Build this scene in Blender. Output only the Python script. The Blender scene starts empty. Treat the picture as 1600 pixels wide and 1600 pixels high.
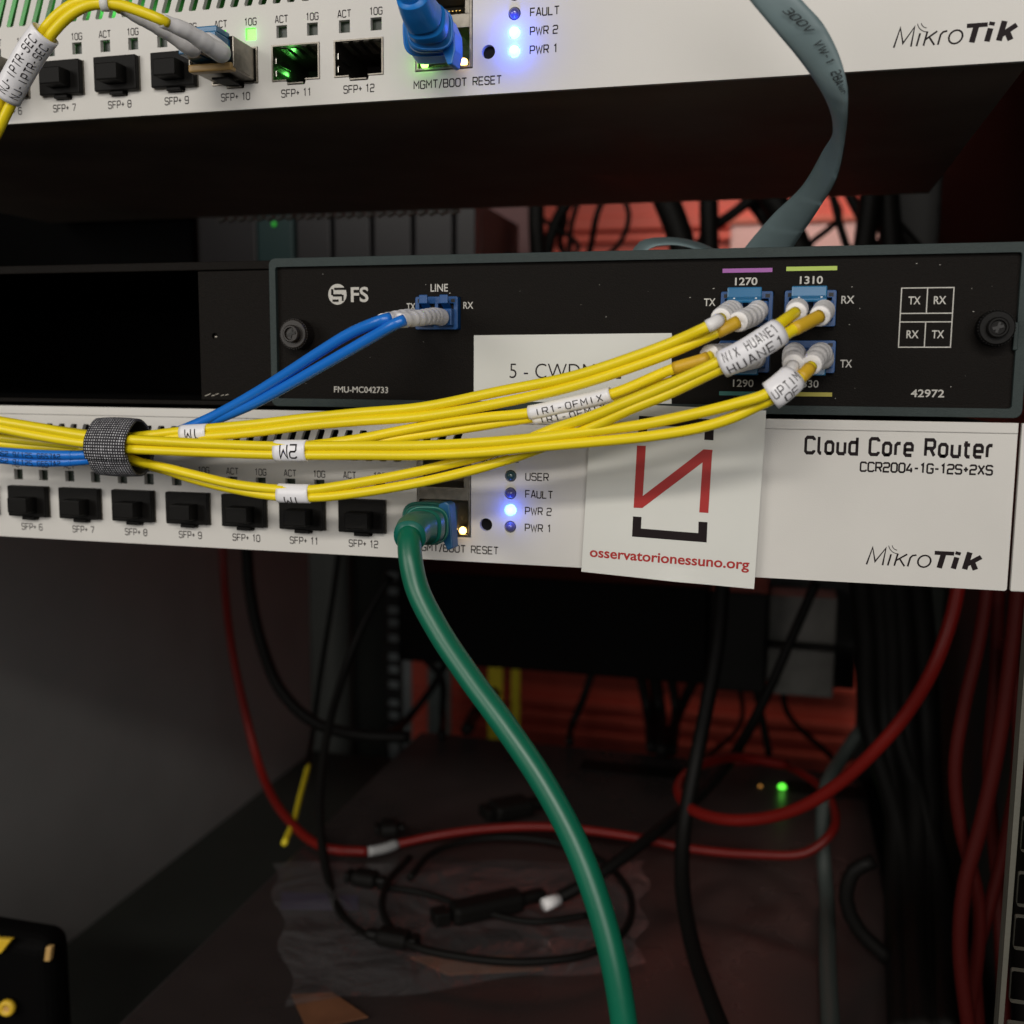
import bpy, math, random
import numpy as np
from mathutils import Vector, Matrix
random.seed(7)
S = 0.001                                  # all sizes below are millimetres
sc = bpy.context.scene
COL = sc.collection

# ---------------------------------------------------------------- camera
CAM = np.array([162.963, -293.009, 54.444]); YAW, PITCH, ROLL, FPX = -0.253864, -0.128071, 0.0084746, 1626.35
_f = np.array([math.sin(YAW)*math.cos(PITCH), math.cos(YAW)*math.cos(PITCH), math.sin(PITCH)])
_r = np.array([math.cos(YAW), -math.sin(YAW), 0.0]); _u = np.cross(_r, _f)
CR = math.cos(ROLL)*_r + math.sin(ROLL)*_u; CU = -math.sin(ROLL)*_r + math.cos(ROLL)*_u; CF = _f
cd = bpy.data.cameras.new('camera'); cam = bpy.data.objects.new('camera', cd); COL.objects.link(cam)
M = Matrix.Identity(4)
for i in range(3):
    M[i][0] = CR[i]; M[i][1] = CU[i]; M[i][2] = -CF[i]; M[i][3] = CAM[i]*S
cam.matrix_world = M
cd.sensor_width = 36; cd.lens = FPX/1600*36; cd.clip_start = 0.01; cd.clip_end = 20
cd.dof.use_dof = True; cd.dof.focus_distance = 0.285; cd.dof.aperture_fstop = 13.5
sc.camera = cam

# ---------------------------------------------------------------- world, exposure, room lights
w = bpy.data.worlds.new('World'); sc.world = w; w.use_nodes = True
w.node_tree.nodes['Background'].inputs[0].default_value = (0.75, 0.86, 1, 1)
w.node_tree.nodes['Background'].inputs[1].default_value = 0.009
sc.view_settings.view_transform = 'Standard'; sc.view_settings.look = 'None'
sc.view_settings.exposure = 0; sc.view_settings.gamma = 1
def area(name, loc, target, sx, sy, power, color):
    l = bpy.data.lights.new(name, 'AREA'); l.shape = 'RECTANGLE'; l.size = sx*S; l.size_y = sy*S
    l.energy = power; l.color = color
    o = bpy.data.objects.new(name, l); COL.objects.link(o); o.location = Vector(loc)*S
    if name.startswith('room_light'): l.spread = math.radians(62)
    o.rotation_euler = (Vector(target)-Vector(loc)).to_track_quat('-Z', 'Y').to_euler(); return o
area('ceiling_tube_light', (230, -1500, 850), (60, 0, 20), 900, 110, 10.5, (1, 0.95, 0.87))
area('wide_room_light', (-700, -1020, 330), (60, 0, 60), 700, 620, 5.6, (1, 0.96, 0.90))  # added soft light, set far left to keep off the left side panel
area('added_fill_light', (430, -920, 230), (80, 0, 60), 600, 480, 3.0, (1, 0.97, 0.94))  # added fill from the front, stands for no lamp in the room
area('room_light_behind_rack', (230, 700, 520), (230, 1090, 130), 420, 120, 0.42, (1, 0.9, 0.82))
def blue_glow(loc, p, col=(0.02, 0.09, 1), r=1.2):
    l = bpy.data.lights.new('led_light', 'POINT'); l.energy = p; l.color = col; l.shadow_soft_size = r*S
    o = bpy.data.objects.new('led_light', l); COL.objects.link(o); o.location = Vector(loc)*S

# ---------------------------------------------------------------- helpers
def at(px, py, y):
    """point on the plane y (mm) seen at a photograph pixel (1600 px frame)"""
    ray = CF*FPX + CR*(px-800) + CU*(800-py)
    return CAM + (y-CAM[1])/ray[1]*ray
def atx(px, py, x):
    ray = CF*FPX + CR*(px-800) + CU*(800-py); return CAM + (x-CAM[0])/ray[0]*ray
def atz(px, py, z):
    ray = CF*FPX + CR*(px-800) + CU*(800-py); return CAM + (z-CAM[2])/ray[2]*ray
ORG = {}
def lin(c):
    return tuple(((v/255)/12.92 if v/255 <= .04045 else ((v/255+.055)/1.055)**2.4) for v in c)
def mat(name, rgb, rough=.5, metal=0, spec=.5, bump=0, bscale=900, var=0, vscale=200, coat=0, emit=None, estr=0, alpha=1, trans=0, aniso=None, rvar=0):
    m = bpy.data.materials.new(name); m.use_nodes = True; nt = m.node_tree; b = nt.nodes['Principled BSDF']
    col = (*rgb, 1); b.inputs['Base Color'].default_value = col
    b.inputs['Roughness'].default_value = rough; b.inputs['Metallic'].default_value = metal
    b.inputs['Specular IOR Level'].default_value = spec; b.inputs['Coat Weight'].default_value = coat
    b.inputs['Alpha'].default_value = alpha; b.inputs['Transmission Weight'].default_value = trans
    if emit: b.inputs['Emission Color'].default_value = (*emit, 1); b.inputs['Emission Strength'].default_value = estr
    tc = nt.nodes.new('ShaderNodeTexCoord'); mp = nt.nodes.new('ShaderNodeMapping')
    nt.links.new(tc.outputs['Object'], mp.inputs[0])
    if aniso: mp.inputs['Scale'].default_value = aniso
    if bump:
        n = nt.nodes.new('ShaderNodeTexNoise'); n.inputs['Scale'].default_value = bscale; n.inputs['Detail'].default_value = 4
        nt.links.new(mp.outputs[0], n.inputs['Vector'])
        bp = nt.nodes.new('ShaderNodeBump'); bp.inputs['Strength'].default_value = bump; bp.inputs['Distance'].default_value = .0003
        nt.links.new(n.outputs[0], bp.inputs['Height']); nt.links.new(bp.outputs[0], b.inputs['Normal'])
    if var:
        n = nt.nodes.new('ShaderNodeTexNoise'); n.inputs['Scale'].default_value = vscale; n.inputs['Detail'].default_value = 5
        nt.links.new(mp.outputs[0], n.inputs['Vector'])
        r = nt.nodes.new('ShaderNodeMapRange'); r.inputs[1].default_value = .3; r.inputs[2].default_value = .7
        r.inputs[3].default_value = 1-var; r.inputs[4].default_value = 1+var*.6
        nt.links.new(n.outputs[0], r.inputs[0])
        mx = nt.nodes.new('ShaderNodeVectorMath'); mx.operation = 'SCALE'; mx.inputs[0].default_value = rgb
        nt.links.new(r.outputs[0], mx.inputs['Scale']); nt.links.new(mx.outputs[0], b.inputs['Base Color'])
        if rvar:
            r2 = nt.nodes.new('ShaderNodeMapRange'); r2.inputs[1].default_value = .3; r2.inputs[2].default_value = .7
            r2.inputs[3].default_value = max(.05, rough-rvar); r2.inputs[4].default_value = rough+rvar
            nt.links.new(n.outputs[0], r2.inputs[0]); nt.links.new(r2.outputs[0], b.inputs['Roughness'])
    return m
X = {}
X['paint'] = mat('off_white_powder_coat', (.625, .605, .57), .48, bump=.12, bscale=2600, var=.065, vscale=22, rvar=.12)
X['ink'] = mat('dark_print', (.012, .007, .008), .6, spec=.15)
X['inkwhite'] = mat('pale_print', (.50, .48, .44), .6, var=.12, vscale=2500)
X['black'] = mat('black_plastic', (.0055, .005, .0045), .5, spec=.13, bump=.15, bscale=1200)
X['black2'] = mat('black_matte_paint', (.009, .0082, .0075), .55, bump=.2, bscale=2200)
X['fsblack'] = mat('black_textured_panel', (.0062, .0047, .0037), .62, spec=.10, bump=.5, bscale=2600, var=.25, vscale=1800)
X['fsgrey'] = mat('dark_grey_green_frame', (.026, .038, .037), .55, spec=.25, bump=.3, bscale=2600, var=.1, vscale=900)
X['chassis'] = mat('dark_brown_chassis_metal', (.34, .27, .22), .6, spec=.1, bump=.15, bscale=400, var=.25, vscale=25, rvar=.1)
X['steel'] = mat('nickel_plated_steel', (.24, .22, .19), .38, metal=1, bump=.3, bscale=300, var=.2, vscale=500)
X['steeldark'] = mat('shadowed_steel', (.20, .19, .17), .4, metal=1, bump=.2, bscale=300)
X['pcb'] = mat('green_circuit_board', (.02, .30, .07), .4, var=.5, vscale=300)
X['yellow'] = mat('yellow_fibre_jacket', (.86, .67, .010), .36, bump=.12, bscale=500, var=.06, vscale=40)
X['yellowboot'] = mat('ochre_sheath', (.62, .38, .02), .45, bump=.2, bscale=700, var=.06, vscale=100)
X['blue'] = mat('blue_fibre_jacket', (.012, .165, .62), .28, bump=.1, bscale=500, var=.06, vscale=40)
X['blueplug'] = mat('blue_plastic', (.006, .065, .22), .38, bump=.1, bscale=900)
X['blueplugl'] = mat('teal_blue_plastic', (.012, .13, .28), .28, coat=.3)
X['white'] = mat('white_rubber_boot', (.80, .78, .78), .42, bump=.12, bscale=900, var=.05, vscale=200)
X['paper'] = mat('white_paper_label', (.66, .66, .62), .55, bump=.08, bscale=300, var=.03, vscale=40)
X['tag'] = mat('glossy_white_wrap_tag', (.82, .81, .84), .3, bump=.35, bscale=160, var=.04, vscale=200)
X['red'] = mat('red_print', (.38, .012, .010), .5)
X['green'] = mat('green_cable_jacket', (.003, .118, .064), .36, bump=.1, bscale=300, var=.08, vscale=60)
X['greenboot'] = mat('green_rubber_boot', (.005, .115, .085), .36, bump=.2, bscale=600)
X['bluecable'] = mat('blue_rubber_boot', (.011, .19, .60), .36, bump=.2, bscale=600)
X['guard'] = mat('led_tinted_green_rubber', (.006, .085, .20), .38, bump=.2, bscale=600)  # green rubber with the LED's blue light mixed into its colour
X['clear'] = mat('clear_polycarbonate', (.80, .82, .78), .12, trans=.85, alpha=.55)
X['gold'] = mat('gold_contact', (.85, .55, .15), .25, metal=1)
X['beige'] = mat('beige_bail_plastic', (.55, .34, .12), .4)
X['grey'] = mat('grey_green_flat_cable', (.15, .205, .215), .42, bump=.2, bscale=300, var=.1, vscale=80)
X['redcable'] = mat('red_cable_jacket', (.14, .006, .004), .42, spec=.3, bump=.1, bscale=400, var=.08, vscale=40)
X['redcable2'] = mat('shaded_red_cable_jacket', (.05, .004, .003), .55, spec=.15, bump=.1, bscale=400)  # red jacket colour darkened to stand in for shade on the right
X['blackcable'] = mat('black_cable_jacket', (.005, .0045, .004), .55, spec=.12, bump=.1, bscale=300)
X['wallpaint'] = mat('dark_grey_cabinet_steel', (.225, .224, .22), .6, spec=.2, bump=.2, bscale=500, var=.12, vscale=9)
X['post'] = mat('grey_green_rack_steel', (.028, .031, .027), .6, spec=.25, bump=.2, bscale=300, var=.12, vscale=20)
X['rail'] = mat('pale_rack_rail_paint', (.11, .105, .085), .5, bump=.3, bscale=700, var=.08, vscale=60)
X['redwall'] = mat('red_painted_metal', (.62, .085, .048), .5, bump=.3, bscale=40, var=.15, vscale=8)
X['brown'] = mat('dark_reddish_brown_box_lid', (.032, .025, .024), .30, spec=.45, bump=.25, bscale=260, var=.2, vscale=14, rvar=.1)
X['floor'] = mat('dark_concrete_floor', (.03, .05, .046), .7, bump=.3, bscale=60, var=.3, vscale=9)
X['pale'] = mat('pale_grey_device_paint', (.16, .15, .14), .5, bump=.4, bscale=200, var=.2, vscale=60)
X['yel2'] = mat('yellow_tape', (.75, .60, .02), .5, var=.1)
X['toolyel'] = mat('yellow_rubber_trim', (.75, .48, .03), .45, bump=.2, bscale=300)
X['brownpaper'] = mat('orange_brown_card', (.16, .065, .03), .6, var=.25, vscale=60)
X['purple'] = mat('purple_print', (.33, .10, .36), .6); X['lime'] = mat('lime_print', (.40, .52, .09), .6)
X['teal'] = mat('teal_print', (.03, .16, .14), .6); X['mustard'] = mat('mustard_print', (.38, .33, .05), .6)
X['ledwhite'] = mat('lit_blue_white_led', (.6, .8, 1), .3, emit=(.26, .78, 1), estr=2.4)
X['ledoff'] = mat('unlit_led_dome', (.03, .07, .08), .15, coat=.5)
X['ledoffblue'] = mat('unlit_clear_led_dome', (.10, .10, .30), .15, coat=.5)
X['ledgreen'] = mat('lit_green_led', (.3, 1, .2), .3, emit=(.12, 1, .05), estr=1.7)
X['ledgreendim'] = mat('green_light_pipe', (.012, .022, .012), .3)
X['ledamber'] = mat('lit_amber_led', (1, .7, .3), .3, emit=(1, .60, .16), estr=6)
X['void'] = mat('unlit_matte_black', (.0022, .002, .002), .7, spec=.06)
X['spring'] = mat('bright_tin_spring', (.62, .60, .55), .25, metal=1)
X['ledgreenhot'] = mat('bright_green_led', (.4, 1, .3), .3, emit=(.35, 1, .12), estr=5)
def velcro_mat():
    m = mat('woven_hook_strap', (.03, .03, .035), .7); nt = m.node_tree; b = nt.nodes['Principled BSDF']
    uv = nt.nodes.new('ShaderNodeUVMap'); mp = nt.nodes.new('ShaderNodeMapping'); mp.inputs['Scale'].default_value = (30, 66, 1)
    nt.links.new(uv.outputs[0], mp.inputs[0])
    sp = nt.nodes.new('ShaderNodeSeparateXYZ'); nt.links.new(mp.outputs[0], sp.inputs[0])
    def cell(o, add=None):
        f = nt.nodes.new('ShaderNodeMath'); f.operation = 'FRACT'; nt.links.new(o, f.inputs[0])
        a = nt.nodes.new('ShaderNodeMath'); a.operation = 'SUBTRACT'; nt.links.new(f.outputs[0], a.inputs[0]); a.inputs[1].default_value = .5
        c = nt.nodes.new('ShaderNodeMath'); c.operation = 'ABSOLUTE'; nt.links.new(a.outputs[0], c.inputs[0]); return c.outputs[0]
    a = cell(sp.outputs[0]); c = cell(sp.outputs[1])
    s1 = nt.nodes.new('ShaderNodeMath'); s1.operation = 'MAXIMUM'; nt.links.new(a, s1.inputs[0]); nt.links.new(c, s1.inputs[1])
    n = nt.nodes.new('ShaderNodeTexNoise'); n.inputs['Scale'].default_value = 26; nt.links.new(uv.outputs[0], n.inputs['Vector'])
    ad = nt.nodes.new('ShaderNodeMath'); ad.operation = 'MULTIPLY_ADD'; ad.inputs[1].default_value = .35; nt.links.new(n.outputs[0], ad.inputs[0]); nt.links.new(s1.outputs[0], ad.inputs[2])
    cr = nt.nodes.new('ShaderNodeValToRGB'); cr.color_ramp.elements[0].position = .30; cr.color_ramp.elements[0].color = (.60, .60, .63, 1)
    cr.color_ramp.elements[1].position = .44; cr.color_ramp.elements[1].color = (.018, .017, .022, 1)
    nt.links.new(ad.outputs[0], cr.inputs[0]); nt.links.new(cr.outputs[0], b.inputs['Base Color'])
    bp = nt.nodes.new('ShaderNodeBump'); bp.inputs['Strength'].default_value = .9; bp.inputs['Distance'].default_value = .0004; bp.invert = True
    nt.links.new(ad.outputs[0], bp.inputs['Height']); nt.links.new(bp.outputs[0], b.inputs['Normal'])
    return m
X['velcro'] = velcro_mat()
def plastic_bag_mat():
    m = bpy.data.materials.new('crumpled_clear_plastic'); m.use_nodes = True; nt = m.node_tree; nt.nodes.clear()
    out = nt.nodes.new('ShaderNodeOutputMaterial'); tr = nt.nodes.new('ShaderNodeBsdfTransparent'); gl = nt.nodes.new('ShaderNodeBsdfGlossy'); df = nt.nodes.new('ShaderNodeBsdfDiffuse')
    tr.inputs[0].default_value = (.93, .92, .93, 1); gl.inputs['Roughness'].default_value = .22; df.inputs[0].default_value = (.55, .52, .53, 1)
    tc = nt.nodes.new('ShaderNodeTexCoord'); n = nt.nodes.new('ShaderNodeTexNoise'); n.inputs['Scale'].default_value = 18; n.inputs['Detail'].default_value = 5; n.inputs['Distortion'].default_value = 1.2
    nt.links.new(tc.outputs['Object'], n.inputs['Vector'])
    bp = nt.nodes.new('ShaderNodeBump'); bp.inputs['Strength'].default_value = 1; bp.inputs['Distance'].default_value = .012
    nt.links.new(n.outputs[0], bp.inputs['Height'])
    for b in (gl, df): nt.links.new(bp.outputs[0], b.inputs['Normal'])
    m1 = nt.nodes.new('ShaderNodeMixShader'); m1.inputs[0].default_value = .30; nt.links.new(gl.outputs[0], m1.inputs[1]); nt.links.new(df.outputs[0], m1.inputs[2])
    m2 = nt.nodes.new('ShaderNodeMixShader'); m2.inputs[0].default_value = .21; nt.links.new(tr.outputs[0], m2.inputs[1]); nt.links.new(m1.outputs[0], m2.inputs[2])
    nt.links.new(m2.outputs[0], out.inputs[0]); return m
X['bag'] = plastic_bag_mat()

def set_meta(o, label=None, cat=None, group=None, kind=None):
    if label: o['label'] = label
    if cat: o['category'] = cat
    if group: o['group'] = group
    if kind: o['kind'] = kind
    return o
def thing(name, label, cat, loc=(0, 0, 0), group=None):
    o = bpy.data.objects.new(name, None); COL.objects.link(o); o.empty_display_size = .01
    o.location = Vector(loc)*S; ORG[o] = np.array(loc, float); return set_meta(o, label, cat, group)
class MB:
    def __init__(s): s.v = []; s.f = []; s.uv = None
    def add(s, vs, fs):
        n = len(s.v); s.v += [tuple(map(float, p)) for p in vs]; s.f += [tuple(i+n for i in f) for f in fs]; return s
    def box(s, x0, x1, y0, y1, z0, z1):
        return s.add([(x, y, z) for z in (z0, z1) for y in (y0, y1) for x in (x0, x1)],
                     [(0, 2, 3, 1), (4, 5, 7, 6), (0, 1, 5, 4), (2, 6, 7, 3), (0, 4, 6, 2), (1, 3, 7, 5)])
    def obox(s, c, ax, ay, az):
        c, ax, ay, az = map(np.array, (c, ax, ay, az))
        return s.add([c+i*ax+j*ay+k*az for k in (-1, 1) for j in (-1, 1) for i in (-1, 1)],
                     [(0, 2, 3, 1), (4, 5, 7, 6), (0, 1, 5, 4), (2, 6, 7, 3), (0, 4, 6, 2), (1, 3, 7, 5)])
    def prism(s, poly, y0, y1):
        """polygon in x,z pushed from y0 to y1"""
        n = len(poly)
        return s.add([(x, y0, z) for x, z in poly]+[(x, y1, z) for x, z in poly],
                     [tuple(range(n)), tuple(range(2*n-1, n-1, -1))]+[(i, i+n, (i+1) % n+n, (i+1) % n) for i in range(n)])
    def slab(s, quad, normal, t):
        """four 3-D points pushed along normal by t"""
        q = [np.array(p, float) for p in quad]; nrm = np.array(normal, float)*t
        return s.add(q+[p+nrm for p in q], [(0, 1, 2, 3), (7, 6, 5, 4)]+[(i, i+4, (i+1) % 4+4, (i+1) % 4) for i in range(4)])
    def lathe(s, prof, o, axis=(0, -1, 0), n=28, closed=True):
        """prof: list (t along axis, r)"""
        a = np.array(axis, float); a /= np.linalg.norm(a); h = np.array([0, 0, 1.]) if abs(a[2]) < .9 else np.array([1., 0, 0])
        b = np.cross(a, h); b /= np.linalg.norm(b); c = np.cross(a, b); o = np.array(o, float)
        vs = []; fs = []
        for t, r in prof:
            for i in range(n):
                g = 2*math.pi*i/n; vs.append(o+a*t+r*(math.cos(g)*b+math.sin(g)*c))
        for k in range(len(prof)-1):
            for i in range(n):
                j = (i+1) % n; fs.append((k*n+i, k*n+j, (k+1)*n+j, (k+1)*n+i))
        if closed: fs.append(tuple(range(n-1, -1, -1))); fs.append(tuple((len(prof)-1)*n+i for i in range(n)))
        return s.add(vs, fs)
    def build(s, name, m, parent=None, smooth=False, bevel=0, seg=2, weld=False):
        o0 = ORG.get(parent, np.zeros(3)) if parent else np.zeros(3)
        me = bpy.data.meshes.new(name); me.from_pydata([tuple((np.array(p)-o0)*S) for p in s.v], [], s.f); me.update()
        if s.uv is not None:
            l = me.uv_layers.new(name='UVMap')
            for lp in me.loops: l.data[lp.index].uv = s.uv[lp.vertex_index]
        if m: me.materials.append(m)
        import bmesh
        bm = bmesh.new(); bm.from_mesh(me); bmesh.ops.recalc_face_normals(bm, faces=bm.faces); bm.to_mesh(me); bm.free()
        o = bpy.data.objects.new(name, me); COL.objects.link(o)
        if parent: o.parent = parent
        ORG[o] = o0
        if smooth:
            for p in me.polygons: p.use_smooth = True
        if bevel:
            b = o.modifiers.new('bevel', 'BEVEL'); b.width = bevel*S; b.segments = seg; b.limit_method = 'ANGLE'; b.angle_limit = .6
        return o
def cr(pts, step=2.0):
    """Catmull-Rom through pts, resampled"""
    P = [np.array(p, float) for p in pts]
    if len(P) == 2: P = [P[0], (P[0]+P[1])/2, P[1]]
    P = [2*P[0]-P[1]]+P+[2*P[-1]-P[-2]]; out = []
    for i in range(1, len(P)-2):
        p0, p1, p2, p3 = P[i-1:i+3]; n = max(2, int(np.linalg.norm(p2-p1)/step))
        t0 = 0; d = lambda a, b: max(np.linalg.norm(b-a), 1e-6)**.5
        t1 = t0+d(p0, p1); t2 = t1+d(p1, p2); t3 = t2+d(p2, p3)
        for k in range(n):
            t = t1+(t2-t1)*k/n
            A1 = (t1-t)/(t1-t0)*p0+(t-t0)/(t1-t0)*p1; A2 = (t2-t)/(t2-t1)*p1+(t-t1)/(t2-t1)*p2; A3 = (t3-t)/(t3-t2)*p2+(t-t2)/(t3-t2)*p3
            B1 = (t2-t)/(t2-t0)*A1+(t-t0)/(t2-t0)*A2; B2 = (t3-t)/(t3-t1)*A2+(t-t1)/(t3-t1)*A3
            out.append((t2-t)/(t2-t1)*B1+(t-t1)/(t2-t1)*B2)
    out.append(P[-2]); return out
def px(pts):
    return [at(*p) for p in pts]
def tube(mb, path, rad, n=14, caps=True):
    path = [np.array(p, float) for p in path]; N = len(path)
    if np.isscalar(rad): rad = [rad]*N
    T = [path[min(i+1, N-1)]-path[max(i-1, 0)] for i in range(N)]; T = [t/np.linalg.norm(t) for t in T]
    h = np.array([0, 0, 1.]); h = h if abs(T[0] @ h) < .9 else np.array([0, 1., 0]); b = np.cross(T[0], h); b /= np.linalg.norm(b)
    vs = []; fs = []
    for i in range(N):
        b = b-T[i]*(T[i] @ b); b /= np.linalg.norm(b); c = np.cross(T[i], b)
        for k in range(n):
            g = 2*math.pi*k/n; vs.append(path[i]+rad[i]*(math.cos(g)*b+math.sin(g)*c))
    for i in range(N-1):
        for k in range(n):
            j = (k+1) % n; fs.append((i*n+k, i*n+j, (i+1)*n+j, (i+1)*n+k))
    if caps: fs.append(tuple(range(n-1, -1, -1))); fs.append(tuple((N-1)*n+k for k in range(n)))
    return mb.add(vs, fs)
def cable(name, pts, r, m, parent=None, step=1.0, n=14, world=False):
    P = cr(pts if world else px(pts), step); return tube(MB(), P, r, n).build(name, m, parent, smooth=True), P

# ---- flat plates with real holes, cut as a 2-D curve
def plate(name, outer, holes, y, t, m, parent, bevel=0):
    c = bpy.data.curves.new('tmp', 'CURVE'); c.dimensions = '2D'; c.fill_mode = 'BOTH'; c.extrude = t/2
    for poly in [outer]+holes:
        sp = c.splines.new('POLY'); sp.points.add(len(poly)-1); sp.use_cyclic_u = True
        for i, (a, b) in enumerate(poly): sp.points[i].co = (a, b, 0, 1)
    ob = bpy.data.objects.new('tmp', c); me = bpy.data.meshes.new_from_object(ob)
    vs = [(v.co[0], y+t/2-v.co[2], v.co[1]) for v in me.vertices]; fs = [tuple(p.vertices) for p in me.polygons]
    bpy.data.objects.remove(ob); bpy.data.curves.remove(c); bpy.data.meshes.remove(me)
    import bmesh
    o = MB().add(vs, fs).build(name, m, parent)
    bm = bmesh.new(); bm.from_mesh(o.data); bmesh.ops.remove_doubles(bm, verts=bm.verts, dist=1e-6)
    bmesh.ops.recalc_face_normals(bm, faces=bm.faces); bm.to_mesh(o.data); bm.free()
    if bevel:
        b = o.modifiers.new('bevel', 'BEVEL'); b.width = bevel*S; b.segments = 2; b.limit_method = 'ANGLE'; b.angle_limit = .9
    return o
def rect(x0, x1, z0, z1): return [(x0, z0), (x1, z0), (x1, z1), (x0, z1)]
def rrect(x0, x1, z0, z1, r, n=4):
    out = []
    for cx, cz, a0 in ((x1-r, z1-r, 0), (x0+r, z1-r, 90), (x0+r, z0+r, 180), (x1-r, z0+r, 270)):
        for i in range(n+1):
            a = math.radians(a0+90*i/n); out.append((cx+r*math.cos(a), cz+r*math.sin(a)))
    return out
def circ(x, z, r, n=24): return [(x+r*math.cos(2*math.pi*i/n), z+r*math.sin(2*math.pi*i/n)) for i in range(n)]

# ---- lettering: a squarish stroke face and the built-in outline face
c_ = .9
O_ = [(c_, 0), (4-c_, 0), (4, c_), (4, 6-c_), (4-c_, 6), (c_, 6), (0, 6-c_), (0, c_), (c_, 0), (4-c_, 0)]
G = {'0': [O_], 'O': [O_], '1': [[(.6, 5), (2, 6), (2, 0)]],
 '2': [[(0, 5.1), (0, 5.4), (.7, 6), (3.3, 6), (4, 5.3), (4, 3.7), (3.3, 3), (.7, 3), (0, 2.3), (0, 0), (4, 0)]],
 '3': [[(0, 6), (3.3, 6), (4, 5.3), (4, .7), (3.3, 0), (0, 0)], [(1, 3), (4, 3)]],
 '4': [[(2.4, 6), (0, 2), (0, 1.5), (4, 1.5)], [(3.1, 3.2), (3.1, 0)]],
 '5': [[(4, 6), (0, 6), (0, 3.4), (3.3, 3.4), (4, 2.7), (4, .7), (3.3, 0), (0, 0)]],
 '6': [[(4, 5.2), (3.3, 6), (.7, 6), (0, 5.3), (0, .7), (.7, 0), (3.3, 0), (4, .7), (4, 2.6), (3.3, 3.3), (0, 3.3)]],
 '7': [[(0, 6), (4, 6), (4, 5.2), (1.6, 0)]],
 '8': [O_, [(0, 3.1), (4, 3.1)]], '9': [[(0, .8), (.7, 0), (3.3, 0), (4, .7), (4, 5.3), (3.3, 6), (.7, 6), (0, 5.3), (0, 3.4), (.7, 2.7), (4, 2.7)]],
 'A': [[(0, 0), (1.7, 6), (2.3, 6), (4, 0)], [(.7, 1.8), (3.3, 1.8)]], 'B': [[(0, 0), (0, 6), (3.3, 6), (3.8, 5.3), (3.8, 3.7), (3.3, 3.1), (0, 3.1)], [(3.3, 3.1), (4, 2.4), (4, .7), (3.3, 0), (0, 0)]],
 'C': [[(4, 4.9), (4, 5.3), (3.3, 6), (.7, 6), (0, 5.3), (0, .7), (.7, 0), (3.3, 0), (4, .7), (4, 1.1)]],
 'D': [[(0, 0), (0, 6), (3.1, 6), (4, 5.1), (4, .9), (3.1, 0), (0, 0)]], 'E': [[(4, 6), (0, 6), (0, 0), (4, 0)], [(0, 3), (3.5, 3)]],
 'F': [[(4, 6), (0, 6), (0, 0)], [(0, 3), (3.5, 3)]], 'G': [[(4, 4.9), (4, 5.3), (3.3, 6), (.7, 6), (0, 5.3), (0, .7), (.7, 0), (3.3, 0), (4, .7), (4, 2.9), (2.2, 2.9)]],
 'H': [[(0, 0), (0, 6)], [(4, 0), (4, 6)], [(0, 3), (4, 3)]], 'I': [[(2, 0), (2, 6)]], 'J': [[(3.6, 6), (3.6, .7), (2.9, 0), (.7, 0), (0, .7), (0, 1.4)]],
 'L': [[(0, 6), (0, 0), (3.7, 0)]], 'M': [[(0, 0), (0, 6), (2.2, 2.4), (4.4, 6), (4.4, 0)]], 'N': [[(0, 0), (0, 6), (4, 0), (4, 6)]],
 'P': [[(0, 0), (0, 6), (3.3, 6), (4, 5.3), (4, 3.3), (3.3, 2.6), (0, 2.6)]], 'R': [[(0, 0), (0, 6), (3.3, 6), (4, 5.3), (4, 3.5), (3.3, 2.8), (0, 2.8)], [(2.2, 2.8), (4, 0)]],
 'S': [[(4, 4.9), (4, 5.3), (3.3, 6), (.7, 6), (0, 5.3), (0, 3.8), (.7, 3.1), (3.3, 3.1), (4, 2.4), (4, .7), (3.3, 0), (.7, 0), (0, .7), (0, 1.1)]],
 'T': [[(0, 6), (4.2, 6)], [(2.1, 6), (2.1, 0)]], 'U': [[(0, 6), (0, .7), (.7, 0), (3.3, 0), (4, .7), (4, 6)]], 'V': [[(0, 6), (2, 0), (4, 6)]],
 'W': [[(0, 6), (1.3, 0), (2.7, 5), (4.1, 0), (5.4, 6)]], 'X': [[(0, 0), (4, 6)], [(0, 6), (4, 0)]], 'K': [[(0, 0), (0, 6)], [(4, 6), (.3, 2.8)], [(1.2, 3.4), (4, 0)]],
 '+': [[(0, 3), (3, 3)], [(1.5, 1.4), (1.5, 4.6)]], '-': [[(0, 2.8), (2.4, 2.8)]], '/': [[(0, -.6), (2.4, 6.4)]], '.': [[(0, 2.6), (.7, 2.6)]],
 'l': [[(0, 6.3), (0, .7), (.7, 0), (1.3, 0)]], 'o': [[(.8, 0), (2.6, 0), (3.4, .8), (3.4, 3.6), (2.6, 4.4), (.8, 4.4), (0, 3.6), (0, .8), (.8, 0), (2.6, 0)]],
 'u': [[(0, 4.4), (0, .7), (.7, 0), (3.4, 0)], [(3.4, 4.4), (3.4, 0)]], 'd': [[(3.4, 6.3), (3.4, 0), (.7, 0), (0, .7), (0, 3.7), (.7, 4.4), (3.4, 4.4)]],
 'r': [[(0, 0), (0, 3.6), (.8, 4.4), (2.2, 4.4)]], 'e': [[(3.2, 0), (.7, 0), (0, .7), (0, 3.7), (.7, 4.4), (2.7, 4.4), (3.4, 3.7), (3.4, 2.1), (0, 2.1)]],
 't': [[(.6, 5.8), (.6, .7), (1.3, 0), (2.4, 0)], [(-.4, 4.4), (2.3, 4.4)]]}
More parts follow.
